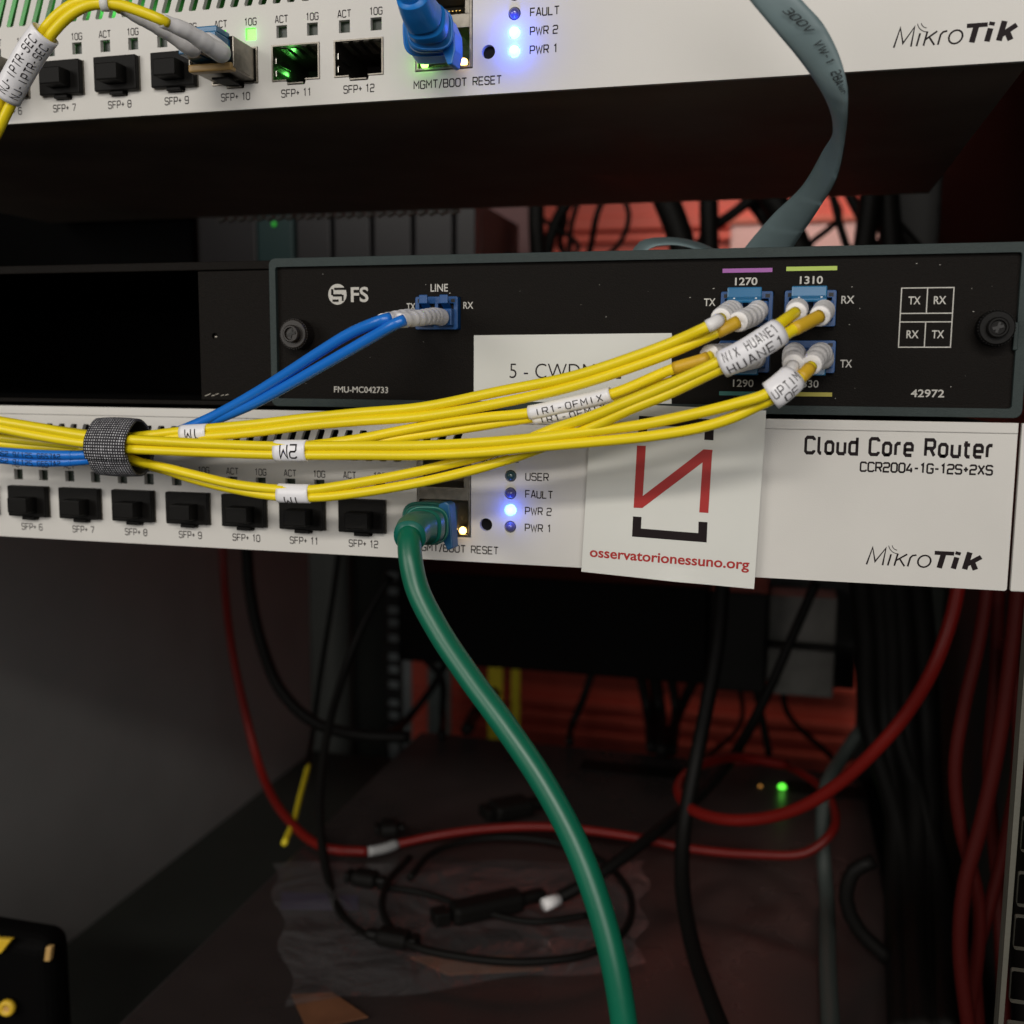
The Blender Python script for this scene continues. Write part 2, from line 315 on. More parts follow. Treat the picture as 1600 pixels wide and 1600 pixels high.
ADV = {'1': 3.4, 'I': 3.6, 'M': 4.4, 'W': 5.4, '+': 3, '-': 2.4, '/': 2.4, '.': .7, 'l': 1.1, 'o': 3.4, 'u': 3.4, 'd': 3.4, 'r': 2, 'e': 3.4, 't': 2.2, ' ': 1.6}
def stroke_ribbon(pts, wd):
    P = [np.array(p, float) for p in pts]; n = len(P)
    closed = n > 3 and np.allclose(P[0], P[-2]) and np.allclose(P[1], P[-1])
    L = []; R = []
    for i in range(n):
        a = P[i]-P[i-1] if i > 0 else (P[-2]-P[-3] if closed else None)
        b = P[i+1]-P[i] if i < n-1 else (P[2]-P[1] if closed else None)
        a = b if a is None else a; b = a if b is None else b
        a = a/np.linalg.norm(a); b = b/np.linalg.norm(b); na = np.array([-a[1], a[0]]); nb = np.array([-b[1], b[0]])
        mi = na+nb; l = np.linalg.norm(mi); mi = mi/l if l > 1e-6 else na; k = min(1/max(mi @ na, .35), 2.2)
        L.append(P[i]+mi*wd/2*k); R.append(P[i]-mi*wd/2*k)
    return L, R
def subdiv(quads, n=5):
    out = []
    for q, lay in quads:
        a, b, c, d = [np.array(p, float) for p in q]
        for k in range(n):
            f0, f1 = k/n, (k+1)/n
            out.append(([a+(b-a)*f0, a+(b-a)*f1, d+(c-d)*f1, d+(c-d)*f0], lay))
    return out
def stroke_text(txt, size, wd, gap=1.5, spacing=None):
    """list of quads in a plane: (points2d, layer); returns quads and width"""
    s = size/6; x = 0; quads = []; lay = 0
    for ch in txt:
        for st in G.get(ch, []):
            L, R = stroke_ribbon([((x+a)*s, b*s) for a, b in st], wd)
            for i in range(len(L)-1): quads.append(([L[i], L[i+1], R[i+1], R[i]], lay))
            lay += 1
        x += (spacing if spacing else ADV.get(ch, 4)+gap) if not (spacing and ch == ' ') else spacing
    wtot = (x-(gap if not spacing else spacing-4))*s
    return quads, wtot
def place_text(quads, o, ex, ez, en, name='lettering', m=None, parent=None, label=None, sx=1):
    """put flat quads at o with axes ex, ez, lifted along en"""
    mb = MB(); o, ex, ez, en = map(lambda a: np.array(a, float), (o, ex, ez, en))
    for q, lay in quads:
        h = .03+.004*(lay % 6); vs = [o+ex*(p[0]*sx)+ez*p[1]+en*h for p in q]; mb.add(vs, [tuple(range(len(vs)))])
    ob = mb.build(name, m or X['ink'], parent)
    if label: ob['label'] = label
    return ob
FRONT = ((1, 0, 0), (0, 0, 1), (0, -1, 0))
def squaretext(txt, cx, z, size, wd, parent, y=0, width=None, align='c', m=None, gap=1.5):
    q, wt = stroke_text(txt, size, wd, gap); sx = width/wt if width else 1; W = wt*sx
    x = cx-W/2 if align == 'c' else (cx if align == 'l' else cx-W)
    return place_text(q, (x, y, z-size/2), *FRONT, m=m, parent=parent, sx=sx, label='printed words ' + txt)
def bfont(txt, x0, x1, z0, h, parent, m, y=0, bold=0, ex=(1, 0, 0), ez=(0, 0, 1), en=(0, -1, 0), origin=None, lift=.04, shear=0, label=True, warp=None):
    """built-in face, fitted to the width x0..x1 and cap height h"""
    c = bpy.data.curves.new('tmp', 'FONT'); c.body = 'H'; ob = bpy.data.objects.new('tmp', c); me = bpy.data.meshes.new_from_object(ob)
    cap = max(v.co[1] for v in me.vertices); bpy.data.meshes.remove(me)
    c.body = txt; c.offset = bold; c.shear = shear; c.resolution_u = 4
    me = bpy.data.meshes.new_from_object(ob); xs = [v.co[0] for v in me.vertices]; a, b = min(xs), max(xs)
    sx = (x1-x0)/(b-a); sz = h/cap
    if warp: vs = [warp(x0+(v.co[0]-a)*sx, z0+v.co[1]*sz) for v in me.vertices]
    elif origin is None: vs = [(x0+(v.co[0]-a)*sx, y-lift, z0+v.co[1]*sz) for v in me.vertices]
    else:
        o, e1, e2, e3 = map(lambda q: np.array(q, float), (origin, ex, ez, en))
        vs = [o+e1*(x0+(v.co[0]-a)*sx)+e2*(z0+v.co[1]*sz)+e3*lift for v in me.vertices]
    fs = [tuple(p.vertices) for p in me.polygons]; bpy.data.objects.remove(ob); bpy.data.curves.remove(c); bpy.data.meshes.remove(me)
    o = MB().add(vs, fs).build('lettering', m, parent)
    if label: o['label'] = 'printed words ' + txt
    return o

# ================================================================ the cabinet around the devices
# setting
fl = MB().box(-900, 1000, -400, 1300, -710, -700).build('floor', X['floor']); set_meta(fl, kind='structure')
wall = MB().box(-900, 1000, 1100, 1120, -699, 700).build('wall', X['redwall']); set_meta(wall, kind='structure')
for py_, th in ((348, 9), (372, 5)):
    z = at(1000, py_, 1092)[2]; MB().box(-700, 1000, 1088, 1099, z-th, z+th).build('wall_rib', X['redwall'], wall, bevel=2)
for py_ in (1062, 1118, 1140, 1166):
    z = at(1100, py_, 1092)[2]; MB().box(-700, 1000, 1089, 1099, z-5, z+5).build('wall_rib', X['redwall'], wall, bevel=2)

rack = thing('equipment_rack', 'open equipment rack of grey steel posts and side sheets holding the white routers', 'rack', (0, 0, -699))
sp_ = MB().box(-291, -287, 60, 640, -699, 420).build('side_panel', X['wallpaint'], rack)
MB().box(268, 272, 60, 900, -699, 420).build('side_panel', X['black2'], rack)
# rear posts
def post(px0, px1, y, m, py0=700, name='rear_post', d=14):
    a = at(px0, 1000, y)[0]; b = at(px1, 1000, y)[0]
    return MB().box(a, b, y, y+d, -699, 420).build(name, m, rack, bevel=1)
post(375, 480, 700, X['post']); post(484, 545, 690, mat('mid_grey_rack_steel', (.045, .047, .043), .6, spec=.2, var=.1, vscale=20)); post(549, 600, 720, X['post'])
o = post(1440, 1508, 420, X['post']); post(1345, 1442, 520, X['black2']); post(1520, 1600, 560, X['post'])
# perforated strip on the left rear, with a pale backing strip behind its holes
xa, xb = at(600, 1000, 660)[0], at(628, 1000, 660)[0]; zt = at(612, 900, 660)[2]
holes = []
for i in range(30):
    z = zt-i*15.9-(3 if i % 3 == 2 else 0); holes.append(rect(xa+2.5, xb-4, z-4, z+4))
plate('perforated_strip', rect(xa, xb, -699, 300), holes, 660, 2, X['black2'], rack)
xa, xb = at(1392, 1000, 500)[0], at(1414, 1000, 500)[0]; zt = at(1400, 905, 500)[2]
holes = [circ((xa+xb)/2, zt-i*13.2, 3.1, 12) for i in range(22)]
plate('perforated_strip', rect(xa-12, xb+5, -699, 300), holes, 500, 2, X['black2'], rack)
MB().box(241, 253, 60, 330, 92, 420).build('added_dark_box', X['void'], rack, bevel=1)  # added black box that darkens the gap and hides the red there
# front rail on the right with square holes, seen below the lower router
xr0 = 228.4
for u in range(-11, 13):
    for d in (0, 15.875, 31.75):
        z = -97.6-44.45*u-d
        if -690 < z < 410: holes.append(rrect(230.9, 240.4, z-4.75, z+4.75, .6, 2))
plate('front_rail', rect(xr0, 250, -699, 420), holes, 6, 2, X['rail'], rack, bevel=.3)
MB().box(xr0, xr0+1.6, 8.2, 12, -699, 420).build('front_rail', X['rail'], rack, bevel=.3)

# ================================================================ routers
PORT0, PITCHX = 40.08, 19.81
def portx(k): return PORT0+PITCHX*(k-12)
def screw(parent, x, y, z, r, m, name='screw'):
    return MB().lathe([(0, r), (r*.5, r*.95), (r*.62, r*.7)], (x, y, z)).build(name, m, parent, smooth=False)
def router(label, z0, upper):
    t = thing('router', label, 'router', (0, 0, z0))
    Z = lambda z: z0+z
    out = rrect(-221.5, 221.5, Z(0), Z(44), .6, 2); holes = []
    for k in range(1, 13):
        c = portx(k); holes.append([(c-7.65, Z(7.2)), (c-3.1, Z(7.2)), (c-2.8, Z(6.1)), (c+2.8, Z(6.1)), (c+3.1, Z(7.2)), (c+7.65, Z(7.2)), (c+7.65, Z(17.6)), (c-7.65, Z(17.6))])
        for dx in (-4.31, 5.46): holes.append(rect(c+dx-1.7, c+dx+1.7, Z(19.5), Z(23)))
    for j in range(-50, 10):
        x = 28.3+4.6*j; zb, zt_ = (29.2, 38.4) if x < 52 else (35.6, 38.4)
        dx = .32*(zt_-zb); r = .5
        holes.append([(x-1.1, Z(zb)), (x+.9, Z(zb)), (x+1.25, Z(zb+r)), (x+1.15+dx, Z(zt_-r)), (x+.95+dx, Z(zt_)), (x-.9+dx, Z(zt_)), (x-1.2+dx, Z(zt_-r)), (x-1.3, Z(zb+r))])
    holes.append(rect(57.4, 74.4, Z(7.3), Z(32.4)))
    for z in (11.07, 16.02, 20.97, 26.07): holes.append(circ(86.45, Z(z), 1.75))
    holes.append(circ(79.03, Z(11.36), 1.9))
    plate('faceplate', out, holes, 0, 1.6, X['paint'], t, bevel=.18)
    # top lid edge folded over the face, a little proud
    MB().box(-221.5, 221.5, -.5, -.05, Z(41.3), Z(44.05)).build('lid_edge', X['paint'], t, bevel=.2)
    # chassis behind the face
    ch = MB()
    ch.box(-219, 219, 1.65, 194, Z(.8), Z(2)); ch.box(-219, 219, 1.65, 194, Z(42), Z(43.2))
    ch.box(-219, -217.8, 1.65, 194, Z(2), Z(42)); ch.box(217.8, 219, 1.65, 194, Z(2), Z(42)); ch.box(-219, 219, 194, 195.2, Z(.8), Z(43.2))
    ch.build('chassis', X['chassis'], t)
    MB().box(-200, 100, 24, 150, Z(6), Z(7.6)).build('circuit_board', X['pcb'], t)
    MB().box(-200, 100, 60, 62, Z(8), Z(40)).build('inner_baffle', X['black2'], t)
    # ear at the right
    MB().box(222.3, 239, -.4, 1.6, Z(0), Z(44)).build('mounting_ear', X['paint'], t, bevel=.3)
    # port cages
    for k in range(1, 13):
        c = portx(k); m = MB()
        m.box(c-7.6, c-7.15, -.35, 40, Z(7.3), Z(17.5)); m.box(c+7.15, c+7.6, -.35, 40, Z(7.3), Z(17.5))
        m.box(c-7.15, c+7.15, -.35, 40, Z(17.1), Z(17.5)); m.box(c-7.15, c-3, -.35, 40, Z(7.3), Z(7.65)); m.box(c+3, c+7.15, -.35, 40, Z(7.3), Z(7.65))
        m.box(c-2.5, c+2.5, -.6, 6, Z(6.3), Z(6.6)); m.box(c-7.15, c+7.15, 38, 39, Z(7.7), Z(17))
        cg = m.build('port_cage', X['steel'], t)
        if k >= 6: MB().box(c-5.5, c+5, 20, 37, Z(9), Z(15.5)).build('contact_block', X['black'], cg)
        if k >= 11 and upper:
            for fx in (-4.6, -1.4, 1.8, 5.0): MB().obox((c+fx, 5.5, Z(16.5)), (.9, 0, 0), (0, 4.0, -.35), (0, .02, .08)).build('spring_finger', X['spring'], cg)
            for fz in (10.0, 13.6): MB().obox((c-6.7, 5.5, Z(fz)), (.08, .02, 0), (.35, 4.0, 0), (0, 0, .8)).build('spring_finger', X['spring'], cg)
        for dx, nm in ((-4.31, 'act'), (5.46, 'speed')):
            lit = upper and k == 10
            MB().box(c+dx-1.6, c+dx+1.6, 1.9 if not lit else .6, 3, Z(19.6), Z(22.9)).build('led', X['ledgreen'] if lit else X['ledgreendim'], t)
        squaretext('SFP+ %d' % k, c, Z(3.76), 2.05, .32, t, -.8*0-.0, width=8.0 if k < 10 else 9.4)
        squaretext('ACT', c-4.31, Z(24.7), 1.9, .30, t, width=4.0); squaretext('10G', c+5.46, Z(24.7), 1.9, .30, t, width=3.8)
    # stacked network sockets
    m = MB(); m.box(57.6, 58.3, -.3, 22, Z(7.5), Z(32.2)); m.box(73.5, 74.2, -.3, 22, Z(7.5), Z(32.2)); m.box(58.3, 73.5, -.3, 22, Z(31.2), Z(32.2))
    m.box(58.3, 73.5, -.3, 22, Z(18.3), Z(22)); m.box(58.3, 73.5, -.3, 22, Z(7.5), Z(8.2)); m.box(58.3, 73.5, 20, 21, Z(8.2), Z(31))
    m.box(58.3, 59.6, -.3, 2, Z(22), Z(31.2)); m.box(72.2, 73.5, -.3, 2, Z(22), Z(31.2))
    so = m.build('network_socket', X['steel'], t, bevel=.1)
    for i in range(8):
        for zz in (9.6, 24.2): MB().box(61.8+i*1.05, 62.2+i*1.05, 4, 14, Z(zz+.0), Z(zz+.3)).build('contact', X['gold'], so)
    MB().lathe([(0, 1.15), (.7, 1.0), (1.1, .5)], (60.0, .6, Z(9.3))).build('led', X['ledgreenhot'] if upper else X['ledgreendim'], t, smooth=True)
    if upper: blue_glow((60.0, -2.2, z0+9.6), .0008, (.3, 1, .1), .8)
    MB().lathe([(0, 1.15), (.7, 1.0), (1.1, .5)], (71.7, .6, Z(9.2))).build('led', X['ledamber'], t, smooth=True)
    blue_glow((71.7, -1.6, z0+9.2), .0002, (1, .55, .15), .8)
    # status leds
    for i, (z, nm) in enumerate(((11.07, 'PWR 1'), (16.02, 'PWR 2'), (20.97, 'FAULT'), (26.07, 'USER'))):
        on = (i < 2) if upper else i == 1
        mm = X['ledwhite'] if on else (X['ledoff'] if i == 3 else X['ledoffblue'])
        l = MB().lathe([(-1.5, 1.6), (0, 1.6), (.75, 1.4), (1.2, .95), (1.45, .35)], (86.45, .2, Z(z)), n=24).build('led', mm, t, smooth=True)
        squaretext(nm, 91.0, Z(z)-.05, 2.05, .34, t, align='l', width=7.7 if i < 2 else (8.0 if i == 2 else 6.7))
        if on: blue_glow((86.45, -3.2, z0+z), .0030 if upper else .0014)
    # reset recess, dark inside
    MB().box(76.5, 81.5, 1.7, 2.4, Z(9), Z(14)).build('reset_button', X['black'], t)
    squaretext('MGMT/BOOT', 57.0, Z(3.72), 2.1, .34, t, align='l', width=15.6); squaretext('RESET', 78.66, Z(3.72), 2.1, .34, t, width=8.2)
    squaretext('CONSOLE', 88.8, Z(31.2), 2.1, .34, t, align='r', width=11.5)
    # headline and logo
    squaretext('Cloud Core Router', 192.3, Z(37.1), 4.2, .94, t, width=46.6, gap=2.2)
    squaretext('CCR2004-1G-12S+2XS', 199.7, Z(31.65), 2.35, .50, t, width=32.6)
    # word mark: thin italic first part, heavy second part, two arcs over the i
    q = []; lay = [0]
    def st(pts, wd, x, k=1, slant=.22):
        L, R = stroke_ribbon([(x+a*k+slant*b*k, b*k) for a, b in pts], wd)
        for i in range(len(L)-1): q.append(([L[i], L[i+1], R[i+1], R[i]], lay[0]))
        lay[0] += 1
    T = .44
    st([(0, 0), (.3, 4.7), (1.9, .9), (3.6, 4.7), (4.0, 0)], T, 0)
    st([(0, 0), (0, 3.1)], T, 5.3); st([(0, 0), (0, 3.4)], T, 6.9); st([(2.3, 3.3), (.1, 1.5)], T, 6.9); st([(.8, 2.0), (2.5, 0)], T, 6.9)
    st([(0, 0), (0, 2.4), (.4, 3.0), (1.3, 3.2)], T, 10.2)
    o8 = [(1.6+1.55*math.cos(a)*1.0, 1.62+1.6*math.sin(a)) for a in [2*math.pi*i/16 for i in range(16)]]
    st(o8+o8[:2], T, 12.4, slant=.12)
    st([(0, 4.05), (4.7, 4.05)], 1.05, 15.7); st([(2.2, 4.4), (2.2, 0)], 1.35, 15.7)
    st([(0, 0), (0, 3.1)], 1.3, 21.3); st([(0, 3.75), (0, 4.6)], 1.3, 21.3)
    st([(0, 0), (0, 4.6)], 1.35, 24.0); st([(.3, 1.4), (3.0, 3.5)], 1.2, 24.0); st([(1.1, 2.3), (2.6, 0)], 1.35, 24.0)
    for rr in (1.5, 2.6):
        st([(rr*math.cos(a), rr*math.sin(a)) for a in [math.radians(190+i*12) for i in range(7)]], .2, 7.9+.2*rr-.6, slant=0)
        for k in range(len(q)-6, len(q)): q[k] = ([p+np.array([0, 5.6+.1*rr]) for p in q[k][0]], q[k][1])
    place_text(q, (186.2, 0, Z(5.2)), *FRONT, m=X['ink'], parent=t, sx=29.4/28.6, label='printed word mark with arcs over the second letter')
    if upper:   # slanted vent bars at the rear lower edge, catching red light from behind
        for i in range(24):
            x = -118+i*5.4; mb = MB(); mb.obox((x, 197.5, Z(-.2)), (2.1, 0, .75), (0, 1.4, 0), (-.25, 0, .55)); mb.build('vent_bar', X['rail'], t)
    return t
r_low = router('white router below the black optical module, with the square white sticker on its face', 0, False)
r_up = router('upper white router at the top edge, with two lit power lamps and a blue plug', 133.35, True)
# greenish light inside the upper router
l = bpy.data.lights.new('circuit_light', 'POINT'); l.energy = .020; l.color = (.12, 1, .2); l.shadow_soft_size = .006
o = bpy.data.objects.new('circuit_light', l); COL.objects.link(o); o.location = Vector((-60, 30, 133.35+30))*S
blue_glow((portx(11)-6.2, 10, 133.35+12), .0004, (.15, 1, .15), .8)
blue_glow((portx(10)+5.46, -1.4, 133.35+21.2), .0002, (.15, 1, .15), .8)

# ---- dust plugs
def dust_plug():
    t = thing('dust_plug', 'x', 'dust plug', (0, 0, 0), 'black dust plugs in the router ports')
    MB().box(-7.35, 7.35, -2.2, 12, -5.0, 5.2).build('plug_body', X['black'], t, bevel=.35)
    MB().box(-2.4, 2.4, -1.8, 5, -6.1, -5.05).build('lower_tab', X['black'], t, bevel=.2)
    MB().box(-3.1, 4.3, -7.4, -2.25, -3.2, 1.8).build('grip', X['black'], t, bevel=.4)
    return t
proto = dust_plug(); used = [False]
def place_plug(x, z, label, rz=0):
    if not used[0]: r = proto; used[0] = True
    else:
        r = proto.copy(); COL.objects.link(r)
        for ch in list(proto.children):
            c = ch.copy(); COL.objects.link(c); c.parent = r
    r.location = Vector((x, 0, z))*S; r.rotation_euler = (0, 0, rz); r['label'] = label
for k in range(5, 13): place_plug(portx(k), 12.4, 'dust plug of the lower router, port SFP+ %d, ' % k + {5: 'at the left edge', 6: 'below the blue cables', 7: 'under the left end of the strap', 8: 'under the right end of the strap', 9: 'second right of the strap', 10: 'under the dip of the yellow cords', 11: 'partly behind the lowest 1M tag', 12: 'nearest the green cable boot'}[k], random.uniform(-.02, .02))
for k in (7, 8, 9): place_plug(portx(k), 133.35+12.4, 'dust plug of the upper router, port SFP+ %d, ' % k + {7: 'right of the white name tag', 8: 'middle of the three', 9: 'left of the metal transceiver'}[k], random.uniform(-.02, .02))

# ================================================================ optical module and its chassis
ch = thing('module_chassis', 'black half-empty rack chassis left of the grey framed optical module', 'chassis', (0, 0, 45))
MB().box(-221, 221, 3.2, 200, 45.2, 46.4).build('floor_plate', X['void'], ch); MB().box(-221, 221, 3.2, 200, 88.2, 89.2).build('top_plate', X['void'], ch)
MB().box(-221, 10.9, .6, 3, 86.6, 89.2).build('top_rail', X['fsblack'], ch, bevel=.3); MB().box(-221, 10.9, .6, 3, 45.2, 46.6).build('bottom_rail', X['fsblack'], ch, bevel=.3)
MB().box(-221, -218, 3.2, 198, 46.5, 88.1).build('side_plate', X['void'], ch); MB().box(-218, 221, 198, 200, 46.5, 88.1).build('back_plate', X['void'], ch)
bp_ = plate('blank_plate', rect(-14.8, 10.8, 46.8, 86.4), [circ(-9.6, 66.6, .9, 12)], 1.4, 1.4, X['fsblack'], ch, bevel=.15)
MB().lathe([(0, .8), (.6, .5)], (-9.4, 2.3, 66.3), n=12).build('screw', X['steel'], ch, smooth=True)
for sx_, sz_ in ((-12, 48.6), (-10.6, 48.2), (-9.2, 48.7), (-7.4, 48.3), (-12.9, 48.2), (-5.8, 48.5)):
    MB().obox((sx_, 1.37, sz_), (.55, 0, .16), (0, .02, 0), (-.05, 0, .1)).build('scratch', X['steel'], bp_)

md = thing('optical_module', 'black optical multiplexer module with dark grey-green frame between the two white routers', 'network module', (116, 0, 45.4))
x0, x1, z0, z1 = 11.0, 221.9, 45.3, 89.5
plate('frame', rrect(x0, x1, z0, z1, 2.0), [rrect(x0+2.1, x1-2.6, z0+2.4, z1-2.6, .8)], -1.6, 4.5, X['fsgrey'], md, bevel=.35)
adp = {}
specs = {'LINE': (57.9, 70.8, 68.2, 77.6), '1270': (145.2, 158.9, 68.7, 78.0), '1310': (161.9, 175.1, 68.6, 78.1), '1290': (145.2, 158.6, 56.4, 65.0), '1330': (162.6, 175.5, 56.4, 65.0)}
plate('front_panel', rect(x0+2.1, x1-2.6, z0+2.4, z1-2.6), [rect(a-.3, b+.3, c, d) for a, b, c, d in specs.values()], -.1, 1.6, X['fsblack'], md)
MB().box(218.6, 219.7, -1.9, -.2, 62.5, 69.5).build('frame_tab', X['fsgrey'], md, bevel=.2)
MB().box(x0+3, x1-3, 1.8, 180, z0+2, z1-2).build('module_body', X['black2'], md)
for nm, (a, b, c, d) in specs.items():
    ad = plate('adapter', rrect(a, b, c, d, .5, 2), [rect(a+1.2, (a+b)/2-.5, c+1.4, d-2.0), rect((a+b)/2+.5, b-1.2, c+1.4, d-2.0)], -2.2, 3.6, X['blueplug'], md, bevel=.2)
    ad['label'] = 'blue twin adapter'
    # little corner pockets
    for cx in (a+1.4, b-1.4): MB().box(cx-.6, cx+.6, -2.25, -1.9, d-1.7, d-.7).build('pocket', X['black2'], ad)
def thumbscrew(x, z, m):
    t = MB().lathe([(0, 4.3), (5.2, 4.3), (5.6, 4.0)], (x+1, -.2, z), n=36).build('thumbscrew', m, md, smooth=False, bevel=0)
    kn = MB()
    for i in range(36):
        g = 2*math.pi*i/36; kn.obox((x+1+4.35*math.cos(g), -3.0, z+4.35*math.sin(g)), (.16*math.cos(g), 0, .16*math.sin(g)), (0, 2.2, 0), (-.16*math.sin(g), 0, .16*math.cos(g)))
    kn.build('knurl', m, t)
    MB().lathe([(5.61, 2.6), (6.9, 2.6), (7.3, 2.3), (7.3, 1.9), (6.6, 1.7)], (x+1, -.2, z), n=32).build('screw_head', m, t, smooth=False)
    s = MB(); s.obox((x+1, -6.95, z), (1.3, 0, .35), (0, .12, 0), (-.1, 0, .35)); s.obox((x+1, -6.93, z), (.35, 0, 1.3), (0, .12, 0), (.3, 0, -.1)); s.build('cross_slot', X['black2'], t)
X['thumb'] = mat('dark_bronze_plated_steel', (.016, .012, .010), .4, spec=.4, bump=.1, bscale=600)
thumbscrew(19.6, 66.9, X['thumb']); thumbscrew(212.9, 68.0, X['black'])
yt = -.1
# print on the panel
IW = X['inkwhite']
bfont('FS', 36.9, 42.5, 76.55, 4.1, md, IW, yt, bold=.02)
disc = MB().add([(32.6+2.95*math.cos(2*math.pi*i/32), yt-.04, 78.75+3.05*math.sin(2*math.pi*i/32)) for i in range(32)], [tuple(range(32))]).build('emblem', IW, md)
cut = MB()
for zz, xa_, xb_, th in ((80.35, 31.6, 35.8, .34), (78.45, 31.1, 34.0, .36), (76.9, 31.0, 33.0, .36)):
    cut.box(xa_, xb_, yt-.075, yt-.045, zz-th, zz+th)
cut.obox((30.95, yt-.06, 79.4), (.38, 0, 0), (0, .012, 0), (0, 0, .9)); cut.obox((34.3, yt-.0590, 77.7), (.30, 0, 0), (0, .012, 0), (0, 0, .9))
cut.build('emblem_cutout', X['fsblack'], disc)
bfont('LINE', 61.9, 67.2, 79.2, 2.1, md, IW, yt, bold=.012); bfont('TX', 54.5, 57.2, 74.0, 1.9, md, IW, yt, bold=.012); bfont('RX', 71.9, 74.9, 74.2, 1.9, md, IW, yt, bold=.012)
bfont('FMU-MC042733', 31.1, 48.5, 49.7, 1.75, md, IW, yt, bold=.01)
bfont('1270', 148.7, 154.6, 79.85, 1.9, md, IW, yt, bold=.02); bfont('1310', 165.6, 171.5, 79.95, 1.9, md, IW, yt, bold=.02)
bfont('1290', 149.1, 154.6, 52.6, 1.9, md, IW, yt, bold=.01); bfont('1330', 166.4, 171.6, 52.6, 1.9, md, IW, yt, bold=.01)
bfont('TX', 140.6, 143.7, 74.4, 1.95, md, IW, yt, bold=.015); bfont('RX', 176.4, 179.7, 74.7, 1.95, md, IW, yt, bold=.015); bfont('TX', 176.9, 179.9, 58.0, 1.95, md, IW, yt, bold=.015)
bfont('42972', 195.0, 203.2, 50.4, 1.9, md, IW, yt, bold=.015)
for nm, m_, xa_, xb_, za_ in (('purple', X['purple'], 145.3, 158.4, 83.7), ('lime', X['lime'], 162.0, 175.0, 83.9), ('teal', X['teal'], 145.5, 158.4, 50.75), ('mustard', X['mustard'], 163.1, 175.2, 50.75)):
    s_ = MB().box(xa_, xb_, yt-.05, yt-.015, za_-.55, za_+.55).build('colour_bar', m_, md); s_['label'] = nm + ' printed bar'
g = MB(); ga, gb, gc, gd = 191.3, 204.0, 63.3, 78.5; th = .14
def ln(xa_, xb_, za_, zb_): g.box(xa_, xb_, yt-.06, yt-.02, za_, zb_)
for z in (gd, gd-6.5, gc+6.5, gc): ln(ga-th, gb+th, z-th, z+th)
for xx in (ga, gb): ln(xx-th, xx+th, gc+th, gc+6.5-th); ln(xx-th, xx+th, gc+6.5+th, gd-6.5-th); ln(xx-th, xx+th, gd-6.5+th, gd-th)
xm = (ga+gb)/2; ln(xm-th, xm+th, gc+th, gc+6.5-th); ln(xm-th, xm+th, gd-6.5+th, gd-th)
g.build('printed_grid', IW, md)
for tx_, xc_, zc_ in (('TX', ga+3.3, gd-4.15), ('RX', ga+9.5, gd-4.15), ('RX', ga+3.3, gc+2.35), ('TX', ga+9.5, gc+2.35)):
    bfont(tx_, xc_-1.5, xc_+1.5, zc_, 1.95, md, IW, yt, bold=.015)

sp0 = np.random.RandomState(5); mb = MB()
for i in range(46):
    a_, b_ = sp0.uniform(16, 216), sp0.uniform(49, 86); r1 = sp0.uniform(.05, .13); mb.obox((a_, yt-.03, b_), (r1*sp0.uniform(.6, 2), 0, r1*.2), (0, .012, 0), (-.1*r1, 0, r1*.7))
d_ = mb.build('dust', IW, md); d_['kind'] = 'stuff'
# ================================================================ stickers
st1 = thing('label_sticker', 'blank-edged white paper label reading 5 - CWDM on the black module', 'sticker', (103, 0, 46))
MB().slab([(75.2, -.35, 45.9), (132.6, -.35, 47.2), (132.1, -.35, 67.1), (75.2, -.35, 66.6)], (0, 1, 0), .2).build('paper', X['paper'], st1)
q, wt = stroke_text('5-CWDM', 4.0, .36, gap=2.0)
bfont('5 - CWDM', 86.0, 110.8, 54.4, 4.2, st1, X['ink'], -.37, bold=-.01); bfont('1', 116.9, 118.3, 54.4, 4.2, st1, X['ink'], -.37, bold=-.01)
# square sticker hanging over the lower router, slightly bowed
st2 = thing('square_sticker', 'square white sticker with red zigzag letter and osservatorionessuno.org in red', 'sticker', (133, -2, -3))
P00, P10, P11, P01 = np.array([108.3, 0, -.7]), np.array([156.9, 0, -2.9]), np.array([158.3, 0, 46.3]), np.array([110.4, 0, 47.9])
def stk(u, v, lift=0):
    p = (1-u)*(1-v)*P00+u*(1-v)*P10+u*v*P11+(1-u)*v*P01
    y = -2.3-1.5*math.sin(u*math.pi)*(1-v)*.35-.9*v*math.sin(u*2.6)-.5*math.exp(-((u-.55)/.12)**2-((v)/.05)**2)
    return np.array([p[0], y-lift, p[2]])
mb = MB(); N = 24; vs = []; fs = []
for lay_ in (0, -.15):
    for j in range(N+1):
        for i in range(N+1): vs.append(stk(i/N, j/N, lay_))
K = (N+1)**2
for j in range(N):
    for i in range(N):
        a = j*(N+1)+i; fs += [(a, a+1, a+N+2, a+N+1), (a+K, a+N+1+K, a+N+2+K, a+1+K)]
for i in range(N): fs += [(i, i+K, i+1+K, i+1), (N*(N+1)+i, N*(N+1)+i+1, N*(N+1)+i+1+K, N*(N+1)+i+K), (i*(N+1), (i+1)*(N+1), (i+1)*(N+1)+K, i*(N+1)+K), (i*(N+1)+N, i*(N+1)+N+K, (i+1)*(N+1)+N+K, (i+1)*(N+1)+N)]
mb.add(vs, fs).build('paper', X['paper'], st2, smooth=False)
def onstk(x, z): # photograph pixel -> u,v on the sticker
    return x, z
UVa = [at(910, 890, -2.5), at(1178, 917, -2.5), at(1197, 641, -2.5)]
